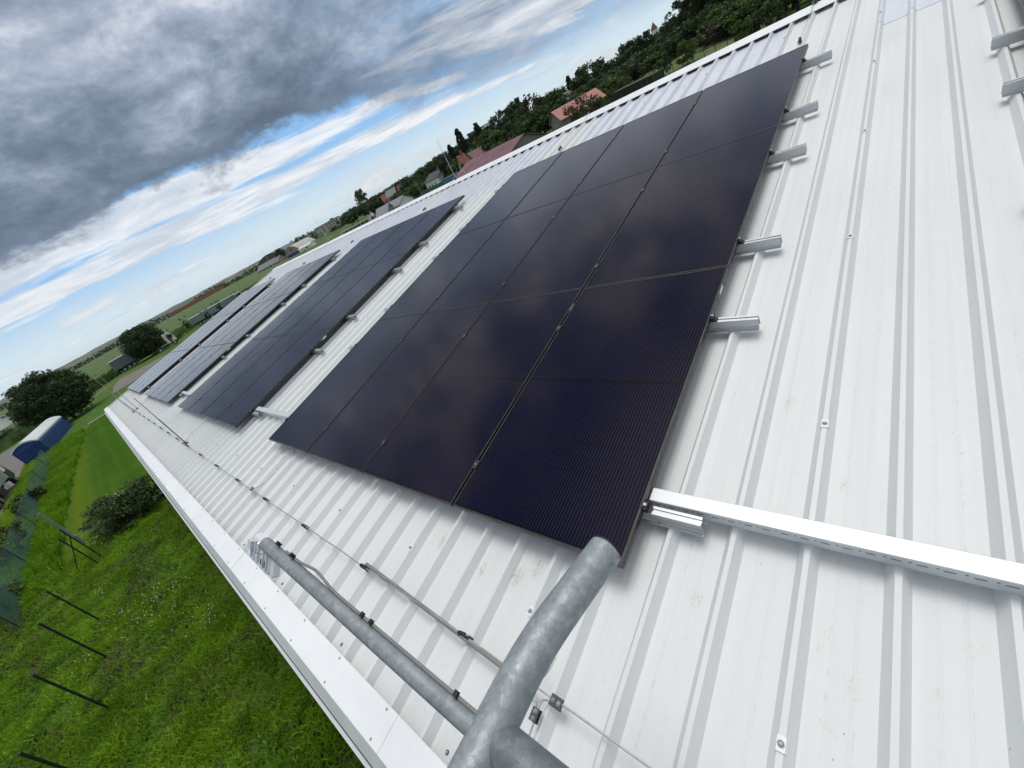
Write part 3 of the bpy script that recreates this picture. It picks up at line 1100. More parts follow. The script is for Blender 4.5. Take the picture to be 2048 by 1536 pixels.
# down conductor looping from the eave line to the gutter
t = roof_thing('down_conductor', 'short bent wire with a dark clamp dropping from the eave conductor beside the big pipe', 'lightning conductor', -0.56, 0.13, H_CREST)
mb = MB()
V = lambda a, b, h: (a + 0.56, b - 0.13, h - H_CREST)
mb.tube([V(-0.566, 0.118, HW - .001), V(-0.566, 0.135, HW - .001), V(-0.575, 0.150, HW), V(-0.592, 0.153, HW + .002), V(-0.63, 0.150, HW + .004)], 0.0042, 8)
mb.tube([V(-0.62, 0.161, HW + .004), V(-0.60, 0.163, HW + .006), V(-0.588, 0.168, HW + .01), V(-0.584, 0.185, HW + .015), V(-0.59, 0.22, HW + .03)], 0.0042, 8)
mb.tube([V(-0.62, 0.150, HW + .004), V(-0.70, 0.148, HW), V(-0.82, 0.150, H_CREST + .012), V(-0.955, 0.150, H_CREST + .02), V(-1.0, 0.150, -0.075), V(-1.10, 0.150, -0.072), V(-1.16, 0.150, -0.12), V(-1.24, .15, -0.23), V(-1.24, .15, -0.5)], 0.0042, 8)
mb.tube([V(-0.42, 0.158, HW + .01), V(-0.47, 0.163, HW + .015), V(-0.50, 0.172, HW + .015), V(-0.51, 0.19, HW + .015), V(-0.50, 0.21, HW + .015), V(-0.45, 0.215, HW + .015)], 0.0036, 8)
mb.build('wire', M_WIRE, t, True)
connector(t, -0.63, 0.1555, HW + .005, math.pi / 2, 0.034, 0.046)
clean(t)

# half-round conduit clipped beside the wire
t = roof_thing('conduit', 'long grey half round conduit lying beside the eave wire in front of the panels', 'conduit', -0.52, 1.655, H_CREST)
mb = MB()
prof = []
for k in range(11):
    a = math.pi * (0.08 + 0.84 * k / 10)
    prof.append((0.0115 * math.cos(a), 0.0115 * math.sin(a)))
inner = [(x * 0.82, y * 0.82) for x, y in prof[::-1]]
pr = prof + inner
n = len(pr)
A, B = Vector((0, 0, 0.026)), Vector((-0.046, -1.46, 0.030))
vs = [A + Vector((a, 0, b)) for a, b in pr] + [B + Vector((a, 0, b)) for a, b in pr]
mb.add(vs, [(i, (i + 1) % n, n + (i + 1) % n, n + i) for i in range(n)] + [tuple(range(n - 1, -1, -1)), tuple(range(n, 2 * n))])
mb.build('half_pipe', M_TUBE, t, True)
clean(t)

# wires from the eave line up to the arrays
for lab, us in (('thin wire curving from the eave conductor up under the nearest array', [(-0.52, 4.08), (-0.46, 4.02), (-0.38, 3.985), (-0.2, 3.97), (0.02, 3.98), (0.2, 3.98)]),
                ('thin wire climbing from the eave conductor to the second array', [(-0.52, 8.05), (-0.47, 8.12), (-0.3, 8.2), (0.02, 8.17), (0.2, 8.17)]),
                ('thin wire climbing from the eave conductor to the third array', [(-0.52, 16.0), (-0.4, 15.9), (0.02, 15.9), (0.2, 15.9)])):
    t = roof_thing('branch_wire', lab, 'lightning conductor', us[0][0], us[0][1], H_CREST, 'branch wires of the lightning protection')
    mb = MB()
    mb.tube([(v - us[0][0], u - us[0][1], 0.034 if i == 0 else 0.012) for i, (v, u) in enumerate(us)], 0.004, 8)
    mb.build('wire', M_WIRE, t, True)
    clean(t)

# wires from the arrays to the ridge, each with one dark clip
ridge_us = [(0.14, 'above the right corner of the nearest array'), (3.84, 'above the left columns of the nearest array'), (8.15, 'above the second array'), (12.15, 'above the right edge of the third array'), (16.2, 'above the left side of the third array'), (20.2, 'above the farthest array')]
for u, w_ in ridge_us:
    t = roof_thing('ridge_wire', 'thin wire running up to the ridge ' + w_, 'lightning conductor', 6.2, u, H_CREST, 'wires up to the ridge')
    mb = MB()
    mb.tube([(0, 0.006, 0.02), (0.65, 0.01, 0.034), (1.9, 0.012, 0.034), (2.0, 0.012, 0.05), (2.13, 0.012, 0.075)], 0.004, 8)
    mb.build('wire', M_WIRE, t, True)
    o = holder_mesh(t, 0, 0)
    o.location = (0.65, 0.012, 0.0)
    o.rotation_euler = (0, 0, math.pi / 2)
    o.scale = (1.3, 1.3, 1.3)
    clean(t)
# air terminals
rods = [(8.34, 0.14, 1.05, 'lightning rod on the ridge by the top edge, right of the nearest array', True), (8.34, 8.12, 1.02, 'tall thin lightning rod on the ridge standing before the houses', True),
        (8.34, 16.24, 1.02, 'thin lightning rod on the ridge beside the grey block of flats', True), (8.34, 22.86, 1.04, 'thin lightning rod at the far end of the ridge', True),
        (-0.51, 7.93, 1.04, 'dark lightning rod leaning over the eave roof below the second array', False), (-0.58, 15.95, 1.32, 'outer one of the twin lightning rods at the far eave corner', False), (-0.45, 15.98, 1.32, 'inner one of the twin lightning rods at the far eave corner', False)]
for v, u, h, lab, ridge in rods:
    p = rw(v, u, H_CREST + (0.037 if ridge else 0))
    t = thing('lightning_rod', lab, 'lightning rod', p, (0, 0, 0), 'lightning rods on the roof')
    mb = MB()
    mb.tube([(0, 0, 0.0), (0, 0, h * 0.55), (0, 0, h * 0.56), (0, 0, h)], [0.008, 0.008, 0.0055, 0.004], 8)
    mb.build('rod', M_WIRE if ridge or u > 10 else M_DGREY, t, True)
    mb = MB()
    mb.box(-0.035, 0.035, -0.03, 0.03, -0.002, 0.012)
    mb.box(-0.016, 0.016, -0.022, 0.022, 0.012, 0.045)
    mb.build('foot', M_DGREY, t)
    if ridge:
        mb = MB()
        mb.tube([(0.0, -0.42, 0.02), (0.0, -0.40, 0.11), (0.0, -0.34, 0.13), (0, -0.06, 0.10), (0, 0.0, 0.05)], 0.005, 8)
        mb.build('loop_wire', M_WIRE, t, True)

# ------------------------------------------------------------------ galvanised pipe frame with the radio unit
C0 = Vector((0, 0, HC))
t = thing('pipe_mast', 'thick galvanised pipe reaching over the roof edge with a thinner side arm', 'pipe', (-0.62, 0.565, 0))
b0 = Vector((-0.62, 0.565, 0))
pl = lambda x, y, z: Vector((x, y, HC + z)) - b0


def bend(pts, k=0.06, n=5):
    """round the inner corners of a polyline"""
    out = [pts[0]]
    for i in range(1, len(pts) - 1):
        p, a, b = pts[i], (pts[i - 1] - pts[i]), (pts[i + 1] - pts[i])
        a, b = a.normalized() * min(k, a.length * .45), b.normalized() * min(k, b.length * .45)
        for j in range(n + 1):
            s = j / n
            out.append(p + a * (1 - s) ** 2 + b * s ** 2)
    out.append(pts[-1])
    return out


mb = MB()
Pm = [pl(-0.62, 0.565, -HC), pl(-0.62, 0.565, -0.915), pl(-0.10, 0.568, -0.912), pl(0.150, 0.580, -0.925), pl(0.452, 0.553, -0.975)]
path = [Pm[0]] + bend(Pm[0:3], 0.16, 8)[1:-1] + bend(Pm[1:], 0.09, 6)[1:]
mb.tube(path, 0.0445, 32, cap=True)
mb.build('main_pipe', M_GALV, t, True)
dv = (Pm[-1] - Pm[-2]).normalized()
mb = MB()
e = Pm[-1]
mb.tube([e - dv * 0.001, e + dv * 0.006], 0.0435, 32)
mb.build('end_cap', M_BLACK, t, True)
mb = MB()
mb.tube([pl(-0.03, 0.57, -0.905), pl(-0.031, 1.0, -0.845), pl(-0.030, 1.60, -0.760)], 0.021, 24)
o = mb.build('side_arm', M_GALV, t, True)
mb = MB()
mb.tube([pl(-0.025, 0.575, -0.925), pl(-0.025, -0.4, -0.93)], 0.0438, 28)
mb.build('cross_pipe', M_GALVD, t, True)
# cable tied along the arm
mb = MB()
cp = []
for i in range(29):
    s = i / 28
    y = 0.60 + s * 0.86
    z = -0.905 + (y - 0.57) * 0.141 + 0.012
    lift = 0.012 * math.exp(-((y - 1.27) / 0.07) ** 2)
    cp.append(pl(-0.030 + 0.0215 + lift, y, z + lift * 0.6))
mb.tube(cp, 0.0042, 8)
mb.build('cable', M_CABLE, t, True)
for y in (0.66, 0.97, 1.01, 1.40, 1.50):
    mb = MB()
    z = -0.905 + (y - 0.57) * 0.141
    mb.box(*[q for pr_ in zip(pl(-0.012, y - 0.005, z + 0.016), pl(0.000, y + 0.006, z + (0.024 if y < 1.3 else 0.034))) for q in pr_])
    mb.build('cable_tie', M_BLACK, t)

# the flat radio unit strapped to the arm's end
D = thing('radio_antenna', 'white flat outdoor radio unit strapped to the end of the thin side arm', 'antenna', Vector((-0.060, 1.66, HC - 0.815)), (0, R(-45), 0))
mb = MB()
mb.bbox(-0.050, 0.046, -0.112, 0.112, -0.022, 0.006, 0.008)
mb.build('front_cover', M_PLASTW, D, True)
mb = MB()
mb.bbox(-0.036, 0.040, -0.100, 0.098, 0.006, 0.011, 0.004)
for q in (-0.082, -0.045, 0.012, 0.050, 0.088):
    mb.box(-0.034, 0.036, q - 0.004, q + 0.004, 0.0108, 0.018)
mb.box(-0.035, -0.031, -0.094, 0.092, 0.0108, 0.017)
mb.box(-0.026, -0.008, 0.024, 0.042, 0.0108, 0.016)
mb.box(0.004, 0.034, 0.060, 0.096, 0.0108, 0.028)
mb.build('back_shell', M_PLASTG, D)
mb = MB()
mb.box(-0.027, -0.009, -0.034, -0.012, 0.0112, 0.0135)
mb.build('port_cover', M_BLACK, D)
mb = MB()
mb.box(-0.028, -0.006, -0.074, -0.053, 0.0112, 0.0130)
mb.build('port_cover', M_BLACK, D)
mb = MB()
mb.tube([(0.052 + 0.0225 * math.cos(a), -0.075, 0.030 + 0.0225 * math.sin(a)) for a in [k * math.pi / 8 for k in range(0, 17)]], 0.0016, 6)
mb.build('strap', M_STEEL, D)

# ------------------------------------------------------------------ ground


def sheet_poly(name, pts, z, mat, kind='structure'):
    mb = MB()
    mb.add([(x, y, z) for x, y in pts], [tuple(range(len(pts)))])
    o = mb.build(name, mat)
    if o.data.polygons[0].normal.z < 0: o.data.flip_normals()
    return tag(o, kind=kind)


def grid_ground():
    ys = np.unique(np.concatenate([np.linspace(-60, 120, 20), np.geomspace(120, 9000, 30), [-9000]]))
    xs = np.unique(np.concatenate([np.linspace(-60, 60, 16), -np.geomspace(60, 9000, 16), np.geomspace(60, 9000, 16)]))
    mb = MB()
    nx = len(xs)
    vs = [(x, y, 0) for y in ys for x in xs]
    fs = [(j * nx + i, j * nx + i + 1, (j + 1) * nx + i + 1, (j + 1) * nx + i) for j in range(len(ys) - 1) for i in range(nx - 1)]
    mb.add(vs, fs)
    return tag(mb.build('ground', M_GROUND), kind='structure')


grid_ground()
sheet_poly('lawn', [(-0.9, 27.6), (-0.9, 78), (-3.4, 78), (-4.0, 74.4), (-4.7, 60), (-5.4, 46.3), (-5.85, 33.4), (-6.0, 28.4), (-4.4, 26.2), (-2.4, 26.6)], 0.006, M_LAWN)
sheet_poly('access_road', [(-10.9, 30), (-10.7, 78), (-12, 120), (-40, 125), (-40, 30)], 0.005, M_ASPH)
sheet_poly('gravel_yard', [(1.0, 104), (2.4, 122), (4.2, 131), (13, 122), (20, 112), (20, 100)], 0.005, M_GRAV)
sheet_poly('verge_track', [(-4.5, 118), (1, 134), (22, 142), (60, 160), (60, 157), (22, 139.5), (2, 131), (-4.0, 115)], 0.005, plain('track', (0.13, 0.12, 0.06), 0.9, 0, 0.3, 1, 0.3, True))
mb = MB()
mb.box(-3.6, -0.9, 78.0, 78.6, 0.0, 0.12)
tag(mb.build('concrete_kerb', M_CONC), 'pale concrete kerb closing the far end of the mown lawn', 'kerb')


def hills():
    mb = MB()
    rnd = np.random.default_rng(5)
    az = np.linspace(-30, 95, 160)
    a = np.interp(az, np.linspace(-30, 95, 26), rnd.uniform(0.6, 1.0, 26)) + 0.05 * np.sin(az * 1.7) + 0.03 * np.sin(az * 4.1 + 1)
    for r0, r1, r2, sc, sh in ((4300, 4900, 5600, 0.66, 0), (5700, 6400, 7200, 0.86, 40)):
        n = len(az)
        h = np.roll(a, sh) * sc
        vs = []
        for r, f in ((r0, 0.0), ((r0 + r1) / 2, 0.55), (r1, 1.0), (r2, 0.3)):
            for i in range(n):
                t_ = R(az[i])
                vs.append((r * math.sin(t_), r * math.cos(t_), -1 + f * (6.8 + r1 * math.tan(R(h[i] * 0.60)))))
        fs = [(k * n + i, k * n + i + 1, (k + 1) * n + i + 1, (k + 1) * n + i) for k in range(3) for i in range(n - 1)]
        mb.add(vs, [f[::-1] for f in fs])
    tag(mb.build('hills', M_HILL, smooth=True), kind='structure')


hills()

# ------------------------------------------------------------------ grass and weeds


def blades(name, P, hmin, hmax, wmin, wmax, mat, seed, lean=0.5, scale=None):
    rng = np.random.default_rng(seed)
    n = len(P)
    a = rng.uniform(0, 2 * np.pi, n)
    h = rng.uniform(hmin, hmax, n)
    w = rng.uniform(wmin, wmax, n)
    if scale is not None:
        h = h * scale
        w = w * np.sqrt(scale)
    l = rng.uniform(0.15, 1.0, n) * lean * h
    b = rng.uniform(0, 2 * np.pi, n)
    dx, dy = np.cos(a) * w / 2, np.sin(a) * w / 2
    lx, ly = np.cos(b) * l, np.sin(b) * l
    z0 = np.full(n, -0.01)
    V = np.zeros((n, 5, 3))
    V[:, 0] = np.stack([P[:, 0] - dx, P[:, 1] - dy, z0], 1)
    V[:, 1] = np.stack([P[:, 0] + dx, P[:, 1] + dy, z0], 1)
    V[:, 2] = np.stack([P[:, 0] + dx * .9 + lx * .35, P[:, 1] + dy * .9 + ly * .35, h * .62], 1)
    V[:, 3] = np.stack([P[:, 0] + lx, P[:, 1] + ly, h * (1 - 0.25 * l / np.maximum(h, 1e-3))], 1)
    V[:, 4] = np.stack([P[:, 0] - dx * .9 + lx * .35, P[:, 1] - dy * .9 + ly * .35, h * .62], 1)
    return fast_mesh(name, V, 5, mat)


def fields(rng, n, x0, x1, y0, y1):
    return np.stack([rng.uniform(x0, x1, n), rng.uniform(y0, y1, n)], 1)


def vnoise(P, s, seed):
    """cheap smooth value noise for density maps"""
    r = np.random.default_rng(seed)
    g = r.uniform(0, 1, (64, 64))
    q = P / s
    i = np.floor(q).astype(int)
    f = q - i
    f = f * f * (3 - 2 * f)
    G = lambda a, b: g[a % 64, b % 64]
    return (G(i[:, 0], i[:, 1]) * (1 - f[:, 0]) * (1 - f[:, 1]) + G(i[:, 0] + 1, i[:, 1]) * f[:, 0] * (1 - f[:, 1]) + G(i[:, 0], i[:, 1] + 1) * (1 - f[:, 0]) * f[:, 1] + G(i[:, 0] + 1, i[:, 1] + 1) * f[:, 0] * f[:, 1])


rng = np.random.default_rng(11)
M_MEADOW = leaf_material('meadow_blades', (0.072, 0.185, 0.008), (0.37, 0.60, 0.04), 0.5, world_scale=0.7, trans=0.4)
M_TALL = leaf_material('tall_grass_blades', (0.105, 0.26, 0.008), (0.28, 0.50, 0.024), 0.5, world_scale=0.5, trans=0.3)
M_STRAW = leaf_material('dry_blades', (0.09, 0.075, 0.04), (0.22, 0.19, 0.11), 0.7, world_scale=0.9, trans=0.15)
P = fields(rng, 420000, -10.5, -0.6, 4.0, 27.5)
den = 0.55 * vnoise(P, 1.3, 1) + 0.45 * vnoise(P, 0.42, 2)
keep = rng.uniform(0, 1, len(P)) < np.clip((den - 0.20) * 2.2, 0.12, 1)
P, den = P[keep], den[keep]
near = P[:, 1] < 15
sc_ = 0.55 + 1.15 * np.clip(vnoise(P, 0.8, 7), 0, 1) * den
thin = vnoise(P, 1.1, 21)
near = near & ((thin < 0.60) | (rng.uniform(0, 1, len(P)) < 0.45))
keep = near | (rng.uniform(0, 1, len(P)) < 0.62)
P, sc_ = P[keep], sc_[keep]
tag(blades('meadow_grass', P, 0.07, 0.26, 0.014, 0.042, M_MEADOW, 12, 1.0, sc_), 'rough weedy meadow grass below the eave', 'grass', kind='stuff')
P = fields(rng, 90000, -10.5, -0.6, 4.0, 27.0)
dn = vnoise(P, 1.1, 21)
P = P[(dn > 0.60)]
tag(blades('dry_grass', P, 0.05, 0.22, 0.006, 0.016, M_STRAW, 14, 1.2), 'dry straw coloured grass in patches of the meadow', 'grass', kind='stuff')
P = fields(rng, 60000, -7.35, -4.0, 26.0, 75.0)
lim = np.interp(P[:, 1], [26, 33.4, 46.3, 60, 74.4], [-6.0, -5.9, -5.45, -4.75, -4.05])
P = P[P[:, 0] < lim + 0.5 * (vnoise(P, 0.9, 31) - 0.55)]
tag(blades('tall_grass', P, 0.25, 0.6, 0.02, 0.06, M_TALL, 15, 0.8, 0.6 + 0.7 * vnoise(P, 1.6, 5)), 'tall yellow green grass between the lawn and the green net', 'grass', kind='stuff')
P = fields(rng, 14000, -10.6, -7.5, 28.0, 92.0)
tag(blades('verge_grass', P, 0.15, 0.4, 0.02, 0.06, M_MEADOW, 16, 0.8), 'green verge grass between the net fence and the road', 'grass', kind='stuff')
M_WEED = leaf_material('weed_leaves', (0.055, 0.15, 0.010), (0.22, 0.40, 0.04), 0.5, world_scale=0.9, trans=0.35)
cen = fields(rng, 900, -9.5, -0.8, 5.0, 26.0)
WP = np.concatenate([c + rng.normal(0, 0.10, (int(rng.integers(14, 40)), 2)) for c in cen])
tag(blades('meadow_weeds', WP, 0.10, 0.22, 0.022, 0.048, M_WEED, 19, 1.5), 'broad leaved weeds growing in the meadow', 'weeds', kind='stuff')
# white flowers in loose clusters
cl = [(-4.55, 20.6), (-4.2, 17.6), (-3.2, 17.2), (-2.8, 15.0), (-3.6, 16.2), (-2.9, 19.6), (-2.2, 17.8), (-2.25, 13.2), (-3.1, 16.9), (-5.2, 16.6), (-2.6, 16.3)]
FP = []
for (cx, cy) in cl:
    k = rng.integers(12, 34)
    FP.append(np.stack([rng.normal(cx, 0.22, k), rng.normal(cy, 0.40, k)], 1))
FP = np.concatenate(FP)
n = len(FP)
hh = rng.uniform(0.16, 0.30, n)
V = np.zeros((n, 6, 3))
for k in range(6):
    a = k * math.pi / 3
    rr = rng.uniform(0.008, 0.016, n)
    V[:, k] = np.stack([FP[:, 0] + np.cos(a) * rr, FP[:, 1] + np.sin(a) * rr, hh + rng.uniform(-.006, .006, n)], 1)
tag(fast_mesh('white_flowers', V, 6, plain('petal_white', (0.72, 0.72, 0.66), 0.6)), 'small white flowers dotted in the meadow', 'flowers', kind='stuff')

# ------------------------------------------------------------------ trees


def leaf_cloud(rng, cents, rads, per, size, flat=0.75):
    """leaf quads scattered over the shells of many small lumps"""
    V = []
    for c, r in zip(cents, rads):
        n = int(per * (0.6 + 0.8 * rng.random()))
        d = rng.normal(size=(n, 3))
        d /= np.linalg.norm(d, axis=1)[:, None]
        rad = r * rng.uniform(0.55, 1.12, n)[:, None]
        p = c + d * rad * np.array([1, 1, flat])
        nrm = d * 0.7 + rng.normal(size=(n, 3)) * 0.6
        nrm /= np.linalg.norm(nrm, axis=1)[:, None]
        t1 = np.cross(nrm, rng.normal(size=(n, 3)))
        t1 /= np.linalg.norm(t1, axis=1)[:, None]
        t2 = np.cross(nrm, t1)
        s = size * rng.uniform(0.5, 1.3, n)[:, None]
        q = np.stack([p - t1 * s, p + t2 * s * 0.55, p + t1 * s, p - t2 * s * 0.55], 1)
        V.append(q)
    return np.concatenate(V)


def limbs(mb, rng, h, r, spread, n=6, z0=0.3):
    mb.tube([(0, 0, 0), (0.03 * h * rng.normal(), 0.02 * h, h * 0.35), (0.02 * h * rng.normal(), 0, h * 0.75)], [r, r * 0.7, r * 0.25], 8)
    for k in range(n):
        a = 2 * math.pi * k / n + rng.uniform(-.4, .4)
        z = h * (z0 + 0.35 * rng.random())
        e = (math.cos(a) * spread * rng.uniform(.5, .9), math.sin(a) * spread * rng.uniform(.5, .9), z + h * rng.uniform(.12, .3))
        mb.tube([(0, 0, z), (e[0] * .5, e[1] * .5, z + (e[2] - z) * .4), e], [r * .45, r * .3, r * .1], 6)


def tree_proto(name, seed, kind, leaf, n=34, per=60, size=0.045):
    """unit tree: height 1, crown radius about 0.5; scaled per tree"""
    rng = np.random.default_rng(seed)
    t = thing(name, '', 'tree')
    mb = MB()
    if kind == 'round':
        c, r = [], []
        lobes = rng.normal(size=(7, 3))
        lobes /= np.linalg.norm(lobes, axis=1)[:, None]
        for i in range(n):
            d = rng.normal(size=3)
            d /= np.linalg.norm(d)
            k = 0.80 + 0.24 * np.max(lobes @ d)
            rr = rng.uniform(0.35, 0.95) ** 0.6
            p = np.array([0, 0, 0.54]) + d * np.array([0.40, 0.40, 0.37]) * k * rr
            p[2] = max(p[2], 0.16)
            c.append(p)
            r.append(rng.uniform(0.08, 0.15))
        V = leaf_cloud(rng, np.array(c), r, per, size)
        limbs(mb, rng, 0.8, 0.03, 0.4)
    elif kind == 'tall':
        c, r = [], []
        for i in range(n):
            z = rng.uniform(0.12, 0.97)
            w = 0.30 * math.sin(math.pi * min(1, max(0.0, z * 0.88 + 0.10))) ** 0.7 + 0.05
            a = rng.uniform(0, 2 * math.pi)
            q = w * math.sqrt(rng.random())
            c.append(np.array([math.cos(a) * q, math.sin(a) * q, z]))
            r.append(rng.uniform(0.05, 0.11))
        V = leaf_cloud(rng, np.array(c), r, per, size, 1.1)
        limbs(mb, rng, 0.9, 0.022, 0.22)
    elif kind == 'cone':
        V = []
        for i in range(26):
            z = 0.08 + 0.90 * i / 25
            w = 0.27 * (1 - z) ** 0.8 + 0.02
            m_ = max(4, int(11 * (1 - z) + 3))
            cs, rs = [], []
            for k in range(m_):
                a = 2 * math.pi * k / m_ + rng.uniform(-.3, .3)
                q = w * rng.uniform(0.45, 1.1)
                cs.append(np.array([math.cos(a) * q, math.sin(a) * q, z - 0.25 * q + rng.uniform(-.015, .015)]))
                rs.append(0.022 + 0.16 * w)
            V.append(leaf_cloud(rng, np.array(cs), rs, per * 0.35, size, 0.6))
        V = np.concatenate(V)
        mb.tube([(0, 0, 0), (0, 0, 0.97)], [0.022, 0.004], 8)
    elif kind == 'sparse':
        c, r = [], []
        for i in range(n):
            z = rng.uniform(0.3, 1.0)
            a = rng.uniform(0, 2 * math.pi)
            q = (0.10 + 0.28 * (z - 0.3)) * rng.random() ** 0.5
            c.append(np.array([math.cos(a) * q, math.sin(a) * q, z]))
            r.append(rng.uniform(0.03, 0.06))
        V = leaf_cloud(rng, np.array(c), r, per, size, 1.3)
        mb.tube([(0, 0, 0), (0.01, 0, 0.5), (0, 0, 0.95)], [0.018, 0.012, 0.004], 6)
        for k in range(9):
            a = rng.uniform(0, 6.28)
            z = rng.uniform(.3, .7)
            mb.tube([(0, 0, z), (math.cos(a) * .2, math.sin(a) * .2, z + .25)], [.008, .003], 5)
    else:  # bush
        c, r = [], []
        for i in range(n):
            a = rng.uniform(0, 2 * math.pi)
            q = 0.42 * math.sqrt(rng.random())
            z = rng.uniform(0.08, 0.95 - q * 0.8)
            c.append(np.array([math.cos(a) * q, math.sin(a) * q, z]))
            r.append(rng.uniform(0.08, 0.17))
        V = leaf_cloud(rng, np.array(c), r, per, size)
        for k in range(7):
            a = rng.uniform(0, 6.28)
            mb.tube([(0, 0, 0), (math.cos(a) * .25, math.sin(a) * .25, 0.6)], [.018, .006], 5)
    zt = np.percentile(V[:, :, 2], 99.7)
    rr = np.percentile(np.hypot(V[:, :, 0], V[:, :, 1]), 97)
    V = V / np.array([2 * rr, 2 * rr, zt])
    o = fast_mesh('crown', V, 4, LEAF[leaf])
    o.parent = t
    mb.build('trunk' if kind != 'bush' else 'stem', M_BARK, t)
    return t


PROTO = {
    'round_dark': tree_proto('broadleaf_tree', 1, 'round', 'dark', 70, 90, 0.034),
    'round_mid': tree_proto('broadleaf_tree', 2, 'round', 'mid', 70, 90, 0.034),
    'round_light': tree_proto('broadleaf_tree', 3, 'round', 'light', 36, 60, 0.036),
    'round_rust': tree_proto('broadleaf_tree', 4, 'round', 'rust', 36, 60, 0.036),
    'tall_dark': tree_proto('broadleaf_tree', 5, 'tall', 'dark', 90, 70, 0.030),
    'tall_silver': tree_proto('broadleaf_tree', 6, 'tall', 'silver', 70, 60, 0.028),
    'cone': tree_proto('conifer_tree', 7, 'cone', 'pine', 40, 120, 0.030),
    'sparse': tree_proto('young_tree', 8, 'sparse', 'dark', 20, 26, 0.035),
    'bush_dark': tree_proto('shrub', 9, 'bush', 'dark', 34, 60, 0.040),
    'bush_mid': tree_proto('shrub', 10, 'bush', 'mid', 34, 60, 0.040),
    'bush_flower': tree_proto('shrub', 14, 'bush', 'dark', 70, 120, 0.020),
    'bush_rust': tree_proto('shrub', 13, 'bush', 'rust', 30, 50, 0.036),
}
_r = np.random.default_rng(77)
_n = 240
_d = _r.normal(size=(_n, 3))
_d /= np.linalg.norm(_d, axis=1)[:, None]
_d[:, 2] = np.abs(_d[:, 2])
_p = _d * np.array([0.50, 0.50, 0.86]) * _r.uniform(0.85, 1.08, _n)[:, None] + np.array([0, 0, 0.05])
_q = np.zeros((_n, 4, 3))
for _k in range(4):
    _a = _k * math.pi / 2
    _q[:, _k] = _p + np.stack([np.cos(_a) * _r.uniform(.006, .013, _n), np.sin(_a) * _r.uniform(.006, .013, _n), _r.uniform(-.004, .004, _n)], 1)
fast_mesh('blossom', _q, 4, plain('petal_cream', (0.55, 0.55, 0.45), 0.6), PROTO['bush_flower'])
USED = set()
pol = lambda az, d: (d * math.sin(R(az)), d * math.cos(R(az)))
zel = lambda el, d: HC + d * math.tan(R(el))
_rt = random.Random(3)


def tree(kind, x, y, h, w, label, cat='tree', group=None):
    p = PROTO[kind]
    t = p if kind not in USED else copy_tree(p)
    USED.add(kind)
    t.location = (x, y, 0)
    t.rotation_euler = (0, 0, _rt.uniform(0, 6.28))
    w *= {'round_dark': 1.15, 'round_mid': 1.15, 'round_rust': 1.1, 'tall_dark': 1.0, 'tall_silver': 0.8, 'cone': 0.95}.get(kind, 1.0)
    t.scale = (w, w * _rt.uniform(.92, 1.08), h * 1.03)
    t['label'] = label
    t['category'] = cat
    if group: t['group'] = group
    elif 'group' in t: del t['group']
    return t


def tree_ae(kind, az, eltop, d, w, label, group=None, cat='tree'):
    return tree(kind, *pol(az, d), zel(eltop, d), w, label, cat, group)


# the two big dark trees at the left, dense enough to have their own crowns
def big_tree(x, y, h, w, seed, label, leaf='dark', n=190, per=140, size=0.021):
    t = tree_proto('broadleaf_tree', seed, 'round', leaf, n, per, size)
    t.location = (x, y, -0.12 * h)
    t.scale = (w, w, h)
    t['label'] = label
    t['category'] = 'tree'
    return t


big_tree(-4.9, 101, 9.6, 10.0, 41, 'big dark round tree behind the blue arched shed at the left')
big_tree(14.5, 144, 9.0, 9.2, 42, 'big dark round tree hiding the front of a grey semitrailer')
# young trees by the parked lorries
for i, (az, top, d, w) in enumerate(((9.8, -0.85, 150, 2.2), (11.9, -1.3, 147, 2.6), (13.4, -1.1, 150, 2.8), (15.55, -1.2, 152, 2.4), (7.7, -1.2, 134, 1.8))):
    tree_ae('sparse', az, top, d, w, ['slim young tree left of the long grey semitrailer', 'slim young tree against the rear third of the long grey semitrailer', 'slim young tree against the front half of the long grey semitrailer', 'slim young tree before the cab of the long grey semitrailer', 'slim young tree before the white tractor cab'][i], 'young trees along the lorry park')
for i, (az, top, d, w) in enumerate(((24.7, -0.95, 205, 1.6), (24.0, -1.2, 200, 1.5), (28.2, -1.3, 210, 1.4))):
    tree_ae('sparse', az, top, d, w, ['small sapling on the green field before the low white building', 'smallest sapling on the green field left of the ridge rod', 'small sapling on the field below the block of flats'][i], 'saplings on the field')
# shrubs by the near fence and on the net
tree('bush_flower', -3.2, 27.0, 1.5, 3.0, 'dark green flowering shrub at the corner of the lawn', 'shrub')
tree('bush_dark', -2.5, 25.6, 1.45, 2.3, 'dark green shrub beside the flowering one under the eave', 'shrub')
tree('bush_mid', -1.5, 27.0, 1.1, 2.0, 'low green shrub against the hall wall', 'shrub')
tree('bush_rust', -8.1, 35.4, 1.7, 2.1, 'brownish dark bush in front of the green net', 'shrub')
tree('bush_dark', -7.9, 46.0, 1.3, 2.4, 'spreading green bush growing at the green net', 'shrub')
tree('bush_mid', -8.4, 27.0, 1.6, 2.6, 'dark bush at the left edge of the meadow', 'shrub')

belt = 'trees of the wooded slope beyond the ridge'
lab_d = 'dark broadleaf tree in the wooded slope beyond the ridge'
lab_m = 'mid green broadleaf tree in the wooded slope beyond the ridge'
